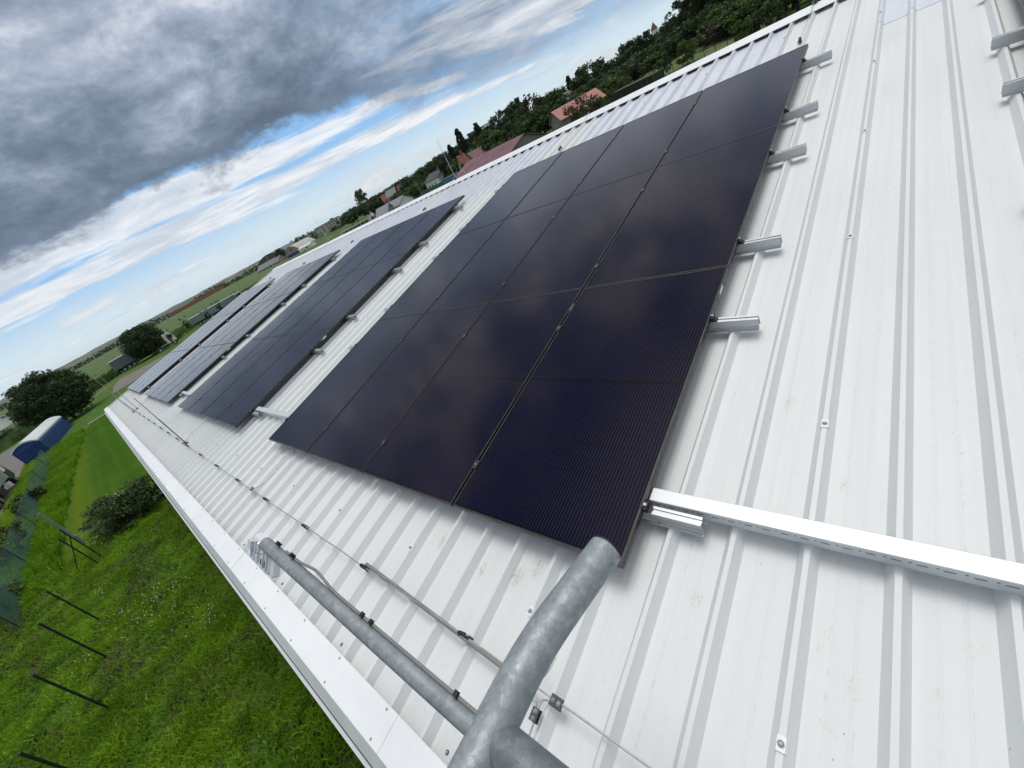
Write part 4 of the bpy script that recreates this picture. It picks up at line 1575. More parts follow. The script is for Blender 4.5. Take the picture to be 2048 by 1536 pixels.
# skyline trees, left to right
tree_ae('cone', 46.0, 1.25, 170, 6.0, 'lower dark conifer left of the tallest conifer')
tree_ae('cone', 47.6, 2.25, 165, 7.0, 'tallest dark conifer behind the red roofed house')
tree_ae('cone', 49.9, 1.85, 170, 7.5, 'broad dark conifer before the grey conveyor bridge')
tree_ae('tall_dark', 49.0, 1.25, 172, 6.0, 'slender dark tree between the two conifers beyond the ridge')
tree_ae('round_dark', 51.2, 1.1, 180, 8, lab_d, belt)
tree_ae('round_dark', 53.3, 1.7, 172, 10, 'large dark tree in front of the right end of the conveyor bridge')
tree_ae('tall_dark', 55.0, 2.0, 178, 9, 'tall dark tree with a narrow top left of the rust tinged tree')
tree_ae('round_rust', 56.6, 1.75, 170, 9, 'rust tinged tree among the dark trees left of the pink roofed house')
tree_ae('round_dark', 58.3, 0.95, 185, 9, lab_d, belt)
tree_ae('round_mid', 59.6, 0.95, 190, 8, lab_m, belt)
tree_ae('cone', 61.3, 1.45, 178, 5.5, 'small dark conifer above the pink roofed house')
tree_ae('round_dark', 63.4, 1.55, 165, 10, 'dark spreading tree standing clear above the pink roof')
tree_ae('tall_dark', 64.8, 1.15, 170, 7, lab_d, belt)
tree_ae('round_dark', 66.2, 0.75, 172, 9, lab_d, belt)
tree_ae('round_dark', 68.2, 1.45, 168, 9, 'dark rounded tree below the small red roof on the slope')
tree_ae('tall_dark', 69.6, 1.45, 165, 9, 'pointed dark tree left of the church tower')
tree_ae('round_dark', 71.2, 0.85, 170, 9, lab_d, belt)
tree_ae('round_dark', 72.5, 1.2, 160, 10, lab_d, belt)
tree_ae('tall_dark', 74.2, 2.9, 155, 13, 'huge black green tree reaching the top edge right of the church tower')
tree_ae('tall_dark', 76.0, 3.3, 150, 12, lab_d, belt)
tree_ae('round_mid', 77.8, 3.2, 155, 14, 'broad mid green tree at the top edge above the meadow strip')
tree_ae('round_dark', 80.0, 3.6, 150, 14, lab_d, belt)
tree_ae('round_mid', 82.3, 3.6, 145, 13, lab_m, belt)
tree_ae('round_dark', 84.8, 4.0, 150, 14, lab_d, belt)
tree_ae('round_mid', 87.5, 4.0, 150, 14, lab_m, belt)
for az, top, d, w, k in ((45.2, 0.75, 176, 8, 'round_dark'), (46.9, 0.85, 182, 8, 'round_dark'), (48.4, 1.0, 182, 9, 'round_dark'), (49.3, 0.6, 168, 7, 'round_mid'), (50.8, 0.75, 168, 7, 'round_mid')):
    tree_ae(k, az, top, d, w, 'round crowned tree filling the gaps between the conifers', 'round trees between the conifers')
for az, top, d, w, k in ((34.4, 0.15, 292, 10, 'round_dark'), (35.6, 0.4, 300, 11, 'round_dark'), (36.6, 0.45, 305, 10, 'round_mid'), (38.0, 0.55, 300, 12, 'round_dark'), (39.4, 0.6, 280, 12, 'round_dark'), (40.9, 0.5, 285, 11, 'round_dark'), (42.0, 0.65, 275, 12, 'round_mid'), (43.4, 0.8, 265, 12, 'round_dark'), (44.6, 0.9, 255, 12, 'round_dark'), (40.3, -0.45, 205, 8, 'round_mid'), (45.6, -0.3, 165, 6, 'round_mid'), (39.0, -0.5, 215, 8, 'round_mid'), (37.7, -0.5, 235, 7, 'round_mid')):
    tree_ae(k, az, top, d, w, 'round tree among the far cottages', 'round trees among the cottages')
# middle storey
for i, (k, az, top, d, w) in enumerate((('round_mid', 48.3, -0.2, 160, 7), ('round_dark', 50.2, 0.0, 158, 8), ('round_mid', 51.8, 0.2, 156, 8), ('round_dark', 54.0, 0.4, 152, 9), ('round_mid', 55.6, -0.3, 148, 8), ('round_dark', 57.0, 0.2, 150, 9),
                                        ('round_mid', 58.0, -0.6, 150, 8), ('round_dark', 60.4, 0.0, 150, 9), ('round_mid', 62.2, -0.1, 150, 8), ('round_dark', 64.4, 0.1, 148, 9), ('round_mid', 65.6, -0.5, 140, 8), ('round_dark', 66.9, -0.1, 146, 9),
                                        ('round_mid', 68.4, 0.2, 150, 9), ('round_dark', 69.8, 0.1, 140, 9), ('round_mid', 70.3, -0.6, 136, 7), ('round_dark', 72.0, -0.1, 138, 9), ('round_dark', 73.6, 0.4, 140, 10), ('round_dark', 75.2, 0.6, 138, 10),
                                        ('round_mid', 76.6, 0.3, 134, 9), ('round_rust', 76.0, -0.5, 128, 8), ('round_mid', 78.2, -0.2, 126, 8), ('round_dark', 79.2, 0.7, 130, 10), ('round_mid', 80.8, 0.5, 126, 9), ('round_dark', 82.6, 0.8, 128, 10), ('round_dark', 84.6, 1.0, 128, 10), ('round_mid', 86.5, 1.0, 128, 10))):
    lb = {'round_mid': lab_m, 'round_dark': lab_d, 'round_rust': 'brownish bush like tree at the foot of the wood above the meadow strip'}[k]
    tree_ae(k, az, top, d, w, lb, belt if k != 'round_rust' else None)
for i, (k, az, top, d, w, lb) in enumerate((('round_light', 73.1, -0.8, 118, 4.4, 'bright yellow green tree standing before the dark wood'), ('sparse', 71.2, -0.85, 118, 3.4, 'wispy pale young tree at the foot of the slope'), ('round_light', 66.6, -1.1, 118, 3.6, 'small light green tree right of the pink roofed house'),
                                            ('bush_mid', 65.0, -1.5, 112, 4.0, 'round green bush at the corner of the pink roofed house'), ('bush_rust', 61.9, -0.85, 90, 7.5, 'reddish leafy shrub covering the front of the pink roof'), ('bush_mid', 63.6, -1.75, 90, 3.6, 'green shrub right of the reddish one under the pink roof'),
                                            ('bush_mid', 78.4, -1.5, 110, 5, 'leafy bush at the right end of the meadow strip'), ('bush_dark', 80.2, -1.4, 108, 6, 'dark bush behind the ridge near the top edge'), ('bush_mid', 70.0, -1.9, 112, 4, 'low green bush left of the wispy young tree'), ('bush_mid', 68.2, -1.9, 112, 4.4, 'low bush along the glasshouse row'),
                                            ('round_light', 51.0, -0.9, 128, 4, 'small light tree above the blue truss'), ('bush_mid', 52.6, -1.0, 126, 5, 'bush to the right of the blue truss'), ('bush_dark', 46.9, -1.1, 118, 3, 'round dark bush in front of the red roofed house'), ('bush_mid', 48.4, -1.2, 120, 4, 'green bush right of the red roofed house'))):
    tree_ae(k, az, top, d, w, lb, cat='tree' if not k.startswith('bush') else 'shrub')
# trees around the houses further left
for i, (k, az, top, d, w, lb) in enumerate((('tall_silver', 33.8, 1.75, 330, 13, 'tall pale grey green tree standing clear on the skyline'), ('round_dark', 33.6, 0.3, 320, 14, 'dark tree mass under the tall grey green tree'), ('round_dark', 32.0, 0.45, 340, 14, 'dark tree right of the block of flats'), ('round_mid', 31.2, 0.25, 335, 10, 'mid green tree beside the block of flats'),
                                            ('round_dark', 35.2, 0.45, 320, 13, 'dark tree left of the red roofed cottages'), ('round_mid', 36.2, 0.0, 300, 8, 'green tree before the red cottages'), ('round_dark', 38.0, -0.35, 260, 8, 'dark tree under the grey and red roofs'), ('round_dark', 39.6, 0.35, 250, 9, 'dark tree right of the red cottages'),
                                            ('round_dark', 40.6, 0.2, 240, 8, 'round tree left of the white house'), ('round_dark', 42.8, 0.55, 260, 9, 'round dark tree on the skyline behind the white house'), ('round_dark', 44.2, 0.75, 250, 9, 'second round dark tree on the skyline behind the white house'), ('round_mid', 41.2, -0.8, 200, 7, 'mid green tree below the white house'),
                                            ('round_dark', 45.3, 0.0, 200, 8, 'dark tree between the white house and the conifers'), ('round_mid', 44.9, -0.6, 180, 6, 'green tree right of the white house gable'), ('round_dark', 29.0, -0.35, 480, 8, 'dark round tree in front of the block of flats'), ('bush_mid', 29.7, -0.42, 470, 8, 'bushy tree at the right foot of the block of flats'),
                                            ('round_dark', 37.2, -0.6, 225, 5, 'small dark tree between the grey house roofs'), ('round_dark', 35.3, -0.95, 190, 4, 'small dark tree at the left grey roof'), ('round_dark', 22.3, 0.42, 420, 8, 'rounded tree between the dark arched hall and the blue fronted hangar'), ('round_mid', 39.9, -0.6, 190, 6, 'green tree at the end of the teal fence'))):
    tree_ae(k, az, top, d, w, lb)


# distant wood edges that read as one mass
def far_wood(name, pts, label, leaf='dark', dens=1.0, seed=0, wob=0.0):
    """pts: (azimuth, elevation of the top, distance)"""
    rng = np.random.default_rng(seed)
    cs, rs = [], []
    az = np.array([p[0] for p in pts])
    el = np.array([p[1] for p in pts])
    ds = np.array([p[2] for p in pts])
    L = R(az[-1] - az[0]) * ds.mean()
    hm = (HC + ds * np.tan(np.radians(el))).mean()
    step = hm * 0.38 / dens
    n = max(6, int(L / step))
    for s in np.linspace(0, 1, n):
        a = az[0] + (az[-1] - az[0]) * s
        d = np.interp(a, az, ds)
        h = HC + d * math.tan(R(np.interp(a, az, el)))
        h *= 0.86 + 0.2 * rng.random()
        for k in range(6):
            rr = h * rng.uniform(0.13, 0.24)
            z = (h - rr) * (1 - 0.17 * k) if k else h - rr
            dd = d + rng.uniform(-.4, .4) * h
            aa = a + math.degrees(rng.uniform(-.25, .25) * h / d)
            x, y = pol(aa, dd)
            cs.append(np.array([x, y, max(z, rr * .6)]))
            rs.append(rr)
    V = leaf_cloud(rng, np.array(cs), rs, 60, hm * 0.060, 0.9)
    o = fast_mesh(name, V, 4, LEAF[leaf])
    return tag(o, label, 'trees', kind='stuff')


far_wood('far_wood', [(-8, 0.15, 870), (-2, 0.15, 870), (3, 0.12, 870), (5.5, 0.25, 865), (7.6, 0.42, 862), (9.2, 0.12, 860)], 'distant hedge and trees along the far edge of the maize field', 'dark', 1.0, 61)
far_wood('far_wood', [(12.3, 0.25, 780), (14, 0.36, 780), (15.3, 0.2, 760)], 'far trees above the long red brick wall', 'dark', 1.0, 62)
far_wood('far_wood', [(15.3, 0.0, 700), (17.4, 0.12, 690), (19.4, 0.18, 690)], 'far tree line left of the dark arched hall', 'dark', 1.0, 63)
far_wood('far_wood', [(21.8, 0.40, 620), (23.5, 0.5, 620), (24.8, 0.65, 640), (27.3, 0.45, 640), (30.2, 0.42, 640)], 'wooded rise behind the hangar and the block of flats', 'dark', 1.0, 64)
far_wood('far_wood', [(30.0, 0.3, 520), (33, 0.5, 520), (36, 0.42, 520), (40, 0.35, 480), (46, 0.5, 420)], 'background wood behind the houses', 'dark', 1.0, 65)
far_wood('far_wood', [(45.5, 0.55, 215), (49, 0.95, 210), (52, 0.9, 210), (55, 1.35, 210), (58, 0.95, 205), (61, 0.7, 205), (64, 0.9, 200), (67, 0.6, 200), (70, 0.9, 195), (73, 1.0, 190), (76, 2.2, 185), (90, 2.9, 180)], 'deep wood filling the slope behind the nearer trees', 'dark', 1.0, 66)
far_wood('far_wood', [(8.2, -1.95, 150), (10, -1.75, 165), (12, -1.7, 172)], 'dark maize and hedge edge by the lorries', 'mid', 1.0, 67)
far_wood('far_wood', [(-7.5, -1.4, 128), (-4.5, -1.75, 132), (-1, -1.95, 138), (1.2, -2.0, 146), (3.0, -2.05, 152), (4.2, -2.1, 156)], 'dark edge of the maize field behind the big tree', 'mid', 1.3, 68)


def crop_field():
    """maize standing shoulder high: a rough top and ragged side"""
    near = [(-40, 118), (-20, 124), (-10, 131), (0, 146), (9, 156), (20, 168), (40, 182), (60, 205), (100, 262)]
    far = [(-120, 820), (-60, 835), (0, 850), (60, 850), (110, 845), (140, 850), (190, 720), (225, 640), (215, 470)]
    rng = np.random.default_rng(8)
    n, mrows = 150, 70
    nx = np.interp(np.linspace(0, 1, n), np.linspace(0, 1, len(near)), [p[0] for p in near])
    ny = np.interp(np.linspace(0, 1, n), np.linspace(0, 1, len(near)), [p[1] for p in near])
    fx = np.interp(np.linspace(0, 1, n), np.linspace(0, 1, len(far)), [p[0] for p in far])
    fy = np.interp(np.linspace(0, 1, n), np.linspace(0, 1, len(far)), [p[1] for p in far])
    vs = [(nx[i], ny[i] - 0.3, 0) for i in range(n)]
    for j in range(mrows):
        s = (j / (mrows - 1)) ** 2.2
        for i in range(n):
            vs.append((nx[i] * (1 - s) + fx[i] * s + rng.normal() * .3, ny[i] * (1 - s) + fy[i] * s, (1.9 + rng.normal() * 0.14) * min(1.0, (n - 1 - i) / 34) + 0.012))
    fs = [(j * n + i, j * n + i + 1, (j + 1) * n + i + 1, (j + 1) * n + i) for j in range(mrows) for i in range(n - 1)]
    mb = MB()
    mb.add(vs, fs)
    tag(mb.build('maize_crop', M_CROP), 'wide green maize field beyond the lorry park', 'field', kind='stuff')


crop_field()

# ------------------------------------------------------------------ near fence, net fence
Z = lambda a, b, r=0.024, n=8: None
t = thing('wire_fence', 'dark green post and wire fence crossing the rough meadow', 'fence', (-4.75, 11.0, 0))
posts = [(-4.82, 11.05, 2.0), (-4.75, 13.59, 2.02), (-4.76, 16.27, 2.02), (-4.77, 18.75, 1.9), (-4.44, 24.48, 2.0), (-4.62, 24.1, 1.8)]
for (x, y, h) in posts:
    mb = MB()
    mb.tube([(x + 4.75, y - 11, -0.05), (x + 4.75, y - 11, h)], 0.026, 10)
    mb.tube([(x + 4.75, y - 11, h), (x + 4.75, y - 11, h + .015)], [0.028, 0.012], 10)
    mb.build('post', M_POST, t, True)
mb = MB()
mb.tube([(0.31, 13.48, 1.55), (-0.66, 14.1, 0.0)], 0.02, 8)
mb.build('brace', M_POST, t, True)
for z in (0.15, 0.7, 1.3, 1.85):
    mb = MB()
    mb.tube([(p[0] + 4.75, p[1] - 11, z) for p in posts[:5]], 0.0016, 4)
    mb.build('tension_wire', M_POST, t)
t = thing('field_gate', 'pale rail gate between two posts at the near end of the lawn', 'gate', (-5.1, 28.6, 0))
mb = MB()
mb.tube([(0, 0, 0), (0, 0, 2.3)], 0.05, 10)
mb.build('hinge_post', plain('worn_pale_post', (0.20, 0.27, 0.27), 0.6, .2, .2, 5), t, True)
mb = MB()
mb.tube([(2.65, -3.6, 0), (2.65, -3.6, 1.6)], 0.028, 10)
mb.build('latch_post', M_POST, t, True)
mb = MB()
mb.tube([(0, 0, 0.55), (2.65, -3.6, 0.72)], 0.03, 8)
mb.build('rail', M_TEAL, t, True)

t = thing('net_fence', 'fence hung with translucent green shade net along the road verge', 'fence', (-7.4, 30, 0))
mb = MB()
n = 40
vs = []
rnd = random.Random(9)
for i in range(n + 1):
    y = -6 + 43.5 * i / n
    off = 0.04 * math.sin(i * .9) + rnd.uniform(-.02, .02)
    vs += [(off, y, 0.02), (off * 1.5, y, 0.8), (off * 0.5, y, 1.50 + rnd.uniform(-.02, .02))]
fs = []
for i in range(n):
    for k in range(2):
        fs.append((i * 3 + k, i * 3 + 3 + k, i * 3 + 4 + k, i * 3 + 1 + k))
mb.add(vs, fs)
mb.build('net', M_NET, t, True)
for i in range(7):
    mb = MB()
    mb.tube([(0.06, -6 + i * 7.2, 0), (0.06, -6 + i * 7.2, 1.55)], 0.02, 8)
    mb.build('post', M_POST, t, True)

# ------------------------------------------------------------------ buildings


def paint(name, col, **k): return plain('paint_' + name, col, **k)


T_RED = plain('red_tiles', (0.19, 0.055, 0.045), 0.8, 0, 0.25, 1.5, 0.2)
T_PINK = plain('pink_tiles', (0.40, 0.185, 0.15), 0.8, 0, 0.15, 1.2, 0.2)
T_GREY = plain('grey_roofing', (0.06, 0.063, 0.072), 0.7, 0, 0.2, 0.8)
T_PALE = plain('pale_grey_roofing', (0.21, 0.22, 0.235), 0.65, 0, 0.15, 0.6)
T_PURP = plain('purple_red_sheets', (0.16, 0.07, 0.085), 0.6, 0, 0.45, 0.5)
W_GREY = plain('grey_render', (0.23, 0.225, 0.20), 0.9, 0, 0.1, 0.8)
W_WHITE = plain('white_render', (0.80, 0.80, 0.78), 0.85, 0, 0.08, 0.8)
W_BEIGE = plain('beige_render', (0.34, 0.29, 0.23), 0.9, 0, 0.12, 0.6)
W_CONC = plain('panel_concrete', (0.47, 0.44, 0.39), 0.9, 0, 0.15, 0.4)
W_BRICK = plain('red_brick', (0.36, 0.12, 0.065), 0.9, 0, 0.25, 0.6, 0.2)
W_DARK = plain('dark_cladding', (0.07, 0.075, 0.08), 0.6, 0, 0.25, 0.3)
B_BLUE = plain('blue_sheet', (0.012, 0.055, 0.24), 0.45, 0.1, 0.25, 1.5)
B_LBLUE = plain('light_blue_steel', (0.08, 0.20, 0.36), 0.5, 0.1, 0.2, 1.5)


def house(name, label, c, rot, L, Wd, eh, rh, wall, roof, wins=(), chimney=False, cat='house', ov=0.35):
    """gabled house, ridge along local x; wins: (side, x, z, w, h), sides 's','n','w','e'"""
    t = thing(name, label, cat, (*c, 0), (0, 0, rot))
    a, b = L / 2, Wd / 2
    mb = MB()
    mb.add([(-a, -b, 0), (a, -b, 0), (a, b, 0), (-a, b, 0), (-a, -b, eh), (a, -b, eh), (a, b, eh), (-a, b, eh), (-a, 0, rh), (a, 0, rh)],
           [(0, 1, 5, 4), (2, 3, 7, 6), (1, 2, 6, 9, 5), (3, 0, 4, 8, 7)])
    mb.build('wall', wall, t)
    mb = MB()
    s = (rh - eh) / b
    e = b + ov
    th = 0.14
    for sg in (-1, 1):
        mb.add([(-a - ov, sg * e, rh - s * e + 0.02), (a + ov, sg * e, rh - s * e + 0.02), (a + ov, 0, rh + .02), (-a - ov, 0, rh + .02),
                (-a - ov, sg * e, rh - s * e + 0.02 + th), (a + ov, sg * e, rh - s * e + 0.02 + th), (a + ov, 0, rh + .02 + th), (-a - ov, 0, rh + .02 + th)],
               [f if sg < 0 else f[::-1] for f in [(3, 2, 1, 0), (4, 5, 6, 7), (0, 1, 5, 4), (1, 2, 6, 5), (3, 0, 4, 7)]])
    r = mb.build('roof', roof, t)
    if chimney:
        mb = MB()
        mb.box(a * .3, a * .3 + .6, -.3, .3, rh - .6, rh + 1.1)
        mb.box(a * .3 - .06, a * .3 + .66, -.36, .36, rh + 1.1, rh + 1.22)
        mb.build('chimney', W_BRICK, r)
    for (sd_, x, z, w, h) in wins:
        mb = MB()
        if sd_ in 'sn':
            yy = -b if sd_ == 's' else b
            q = -1 if sd_ == 's' else 1
            mb.box(x - w / 2, x + w / 2, min(yy + q * .02, yy + q * .06), max(yy + q * .02, yy + q * .06), z, z + h, 0)
            mb.box(x - w / 2 + .1, x + w / 2 - .1, min(yy + q * .06, yy + q * .07), max(yy + q * .06, yy + q * .07), z + .1, z + h - .1, 1)
        else:
            xx = -a if sd_ == 'w' else a
            q = -1 if sd_ == 'w' else 1
            mb.box(min(xx + q * .02, xx + q * .06), max(xx + q * .02, xx + q * .06), x - w / 2, x + w / 2, z, z + h, 0)
            mb.box(min(xx + q * .06, xx + q * .07), max(xx + q * .06, xx + q * .07), x - w / 2 + .1, x + w / 2 - .1, z + .1, z + h - .1, 1)
        mb.build('window', [W_WHITE, M_GLASS], t)
    return t


def house_ae(name, label, A, B, Wd, eh, wall, roof, **k):
    """ridge from (az,dist) A to B; ridge height from k['rh']"""
    rh = k.pop('rh')
    p, q = Vector(pol(*A)), Vector(pol(*B))
    c = (p + q) / 2
    d = q - p
    return house(name, label, (c.x, c.y), math.atan2(d.y, d.x), d.length, Wd, eh, rh, wall, roof, **k)


house_ae('house', 'house with a pink red tiled roof and a plain grey gable beyond the ridge', (58.6, 100), (63.6, 104), 6.2, 3.5, W_GREY, T_PINK, rh=zel(-0.84, 100), wins=[('w', 0.5, 2.6, .5, .5)])
house_ae('barn', 'long low barn with a patchy purple red sheet roof', (47.3, 92), (54.6, 76), 9.0, 3.2, W_GREY, T_PURP, rh=zel(-1.38, 80), cat='barn')
house_ae('house', 'cottage with a bright red roof and white gable below the conifers', (46.35, 150), (47.15, 151), 4.6, 3.6, W_BEIGE, T_RED, rh=zel(-0.12, 150), wins=[('s', -.3, 1.4, .8, 1.1), ('w', 0, 3.4, .6, .8)], chimney=True)
house_ae('house', 'long cottage with a weathered red brown roof right of the bright red one', (47.7, 153), (49.8, 156), 6.5, 3.2, W_BEIGE, plain('brown_tiles', (0.17, 0.10, 0.085), 0.85, 0, .25, 1.2), rh=zel(-0.4, 153))
house_ae('house', 'white house with a dark slate roof and a row of windows', (42.4, 190), (44.2, 182), 8.0, 3.6, W_WHITE, T_GREY, rh=zel(-0.38, 186), wins=[('s', -3.0, 1.0, 1, 1.2), ('s', -0.8, 1.0, 1, 1.2), ('s', 1.4, 1.0, 1, 1.2), ('e', 0, 1.2, 1, 1.2), ('e', 0, 3.9, .9, 1)], chimney=True)
house_ae('house', 'cottage with a grey roof between two red roofs', (36.7, 280), (37.9, 278), 6, 5, W_BEIGE, T_PALE, rh=zel(0.28, 279))
house_ae('house', 'small red roofed cottage left of the grey roofed one', (35.9, 284), (36.6, 284), 7, 4.0, W_BEIGE, T_RED, rh=zel(0.12, 284))
house_ae('house', 'small red roofed cottage right of the grey roofed one', (38.3, 272), (39.0, 270), 6, 4.4, W_BEIGE, T_RED, rh=zel(0.22, 270), chimney=True)
house_ae('house', 'grey roofed bungalow peeking over the ridge, left of its twin', (34.7, 160), (36.2, 158), 7, 2.0, W_GREY, T_PALE, rh=zel(-0.95, 159))
house_ae('house', 'grey roofed house with a white gable peeking over the ridge', (36.5, 165), (38.3, 160), 8, 2.2, W_WHITE, T_PALE, rh=zel(-0.95, 163))
house_ae('house', 'white cottage with an orange roof half hidden in the trees', (34.0, 300), (34.35, 298), 4.4, 4.4, W_WHITE, T_RED, rh=zel(0.12, 300))
house_ae('house', 'pale gabled house in the trees above the pink roof', (60.4, 160), (61.0, 162), 6, 5.0, W_WHITE, plain('mauve_tiles', (0.22, 0.16, 0.18), .8), rh=zel(0.25, 160))
house_ae('house', 'red roofed house high among the trees on the slope', (67.0, 205), (67.9, 207), 8, 7.2, W_WHITE, T_RED, rh=zel(0.75, 206))
house_ae('house', 'white low house behind trees on the skyline left of the white house', (40.9, 270), (41.3, 270), 5, 4.6, W_WHITE, T_GREY, rh=zel(-0.1, 270))

# church tower with spire
x, y = pol(70.7, 420)
t = thing('church_tower', 'white church tower with a pointed red spire above the wood', 'tower', (x, y, 0))
mb = MB()
zb = zel(1.35, 420)
mb.box(-1.9, 1.9, -1.9, 1.9, 0, zb)
mb.build('tower_wall', W_WHITE, t)
mb = MB()
zt = zel(2.0, 420)
mb.add([(-2.2, -2.2, zb), (2.2, -2.2, zb), (2.2, 2.2, zb), (-2.2, 2.2, zb), (0, 0, zt)], [(0, 1, 4), (1, 2, 4), (2, 3, 4), (3, 0, 4), (3, 2, 1, 0)])
mb.build('spire', T_RED, t)
mb = MB()
mb.tube([(0, 0, zt - .2), (0, 0, zt + 1.1)], 0.07, 6)
mb.build('finial', M_DGREY, t)
x, y = pol(72.0, 420)
t = thing('church_tower', 'small second turret with a red cone right of the church tower', 'tower', (x, y, 0))
mb = MB()
zb = zel(1.12, 420)
mb.box(-.9, .9, -.9, .9, 0, zb)
mb.build('tower_wall', W_WHITE, t)
mb = MB()
mb.add([(-1.1, -1.1, zb), (1.1, -1.1, zb), (1.1, 1.1, zb), (-1.1, 1.1, zb), (0, 0, zel(1.42, 420))], [(0, 1, 4), (1, 2, 4), (2, 3, 4), (3, 0, 4), (3, 2, 1, 0)])
mb.build('spire', T_RED, t)

# block of flats
p, q = Vector(pol(27.05, 560)), Vector(pol(30.1, 552))
c, d = (p + q) / 2, q - p
t = thing('block_of_flats', 'grey concrete block of flats with rows of windows on the skyline', 'building', (c.x, c.y, 0), (0, 0, math.atan2(d.y, d.x)))
L = d.length
zt = zel(0.42, 556)
mb = MB()
mb.box(-L / 2, L / 2, 0, 11, 0, zt)
mb.build('wall', W_CONC, t)
mb = MB()
mb.box(-L / 2 - .2, L / 2 + .2, -.2, 11.2, zt, zt + .4)
mb.box(L * .18, L * .3, 3, 7, zt + .4, zt + 1.6)
mb.build('roof', T_GREY, t)
rnd = random.Random(2)
wp = None
for fl in range(4):
    for k in range(11):
        if k in (4,) or rnd.random() < 0.12: continue
        if wp is None:
            mb = MB()
            mb.box(-.62, .62, -.10, -.02, 0, 1.45, 0)
            wp = mb.build('window', M_GLASS, t)
            o = wp
        else:
            o = wp.copy()
            COL.objects.link(o)
            o.parent = t
        o.location = (-L / 2 + 1.6 + k * (L - 3.2) / 10, 0, 0.9 + fl * (zt - 0.9) / 4)


def arched_hall(name, label, A, B, depth, zt, zs, wallm, roofm, front=None, cat='hall'):
    """barrel roofed hall: front edge from A to B, height zt at the crown, zs at the springing"""
    p, q = Vector(pol(*A)), Vector(pol(*B))
    c, d = (p + q) / 2, q - p
    t = thing(name, label, cat, (c.x, c.y, 0), (0, 0, math.atan2(d.y, d.x)))
    L = d.length
    n = 16
    arc = []
    for k in range(n + 1):
        s = k / n
        arc.append((-L / 2 + L * s, zs + (zt - zs) * (1 - (2 * s - 1) ** 2)))
    mb = MB()
    mb.prism([(-L / 2, 0), (L / 2, 0)] + [(a, b) for a, b in arc[::-1]], 0.05, depth)
    mb.build('wall', wallm, t)
    mb = MB()
    prof = [(a * 1.02, b + .03) for a, b in arc] + [(a * 1.02, b + .22) for a, b in arc[::-1]]
    mb.prism(prof[::-1], -0.3, depth + .3)
    mb.build('roof', roofm, t, True)
    if front:
        mb = MB()
        mb.box(-L * .42, L * .42, -0.06, 0.02, 0, zs * front)
        mb.build('door_panel', B_BLUE, t)
    return t, L


tt, L = arched_hall('arched_hangar', 'pale arched hangar with a blue front on the far field', (22.55, 405), (24.4, 398), 34, zel(0.08, 400), 2.2, W_BEIGE, plain('pale_sheet_roof', (0.42, 0.42, 0.38), 0.6, 0, .12, .5), 1.0)
mb = MB()
mb.box(-.9, .7, -.1, 0, 3.6, 6.0)
mb.build('dark_opening', W_DARK, tt)
arched_hall('arched_hall', 'wide dark arched hall left of the pale hangar', (19.3, 520), (22.6, 500), 40, zel(0.46, 510), 5.0, W_DARK, plain('dark_sheet_roof', (0.10, 0.12, 0.12), .5, 0, .2, .4))
p = pol(19.4, 430)
house_ae('barn', 'low long grey roofed shed in front of the dark arched hall', (19.45, 440), (22.1, 415), 9, 2.2, W_BEIGE, T_PALE, rh=zel(-0.16, 428), cat='barn', wins=[('s', -6, .6, 3, 1.2), ('s', 4, .6, 3, 1.2)])
house_ae('barn', 'white low building right of the pale hangar', (24.5, 385), (26.0, 378), 8, 2.2, W_WHITE, plain('white_sheet_roof', (0.6, 0.6, 0.58), .6), rh=zel(-0.5, 380), cat='barn', wins=[('s', 2, .5, 2, 1.2)])

# red brick wall of stacked bricks
p, q = Vector(pol(9.25, 800)), Vector(pol(15.5, 720))
c, d = (p + q) / 2, q - p
t = thing('brick_stacks', 'long low row of red brick stacks on the far edge of the field', 'brick stacks', (c.x, c.y, 0), (0, 0, math.atan2(d.y, d.x)))
L = d.length
rnd = random.Random(6)
mb = MB()
xx = -L / 2
while xx < L / 2:
    w = rnd.uniform(3.5, 7.5)
    h = 6.6 + rnd.uniform(-.5, .7)
    mb.box(xx, min(L / 2, xx + w - .12), rnd.uniform(-.3, .3), 6, 0, h)
    xx += w
mb.build('stack', W_BRICK, t)
mb = MB()
for k in range(9):
    a = -L / 2 + 4 + k * (L - 8) / 8
    mb.box(a - 1.6, a + 1.6, -.45, -.35, 1.2, 3.0)
mb.build('dark_gap', W_DARK, t)

# grey conveyor bridge over the trees
p, q = Vector(pol(48.5, 330)), Vector(pol(52.4, 330))
c, d = (p + q) / 2, q - p
t = thing('conveyor_bridge', 'grey conveyor bridge of a silo works showing above the trees', 'conveyor', (c.x, c.y, 0), (0, 0, math.atan2(d.y, d.x)))
L = d.length
z = zel(1.42, 330)
mb = MB()
mb.box(-L / 2, L / 2, -.6, .6, z - .8, z)
mb.build('gallery', plain('silo_grey', (0.20, 0.23, 0.26), .6), t)
for x in (-L * .3, L * .1, L * .47):
    mb = MB()
    mb.tube([(x, -.5, 0), (x, -.5, z)], .18, 6)
    mb.tube([(x, .5, 0), (x, .5, z)], .18, 6)
    mb.build('leg', MATS['silo_grey'], t)
mb = MB()
mb.cyl((L * .38, 2, 0), 2.2, z - 3.2, 16)
mb.tube([(L * .38, 2, z - 3.2), (L * .38, 2, z - 2.0)], [2.2, .3], 16)
mb.build('silo', MATS['silo_grey'], t, True)

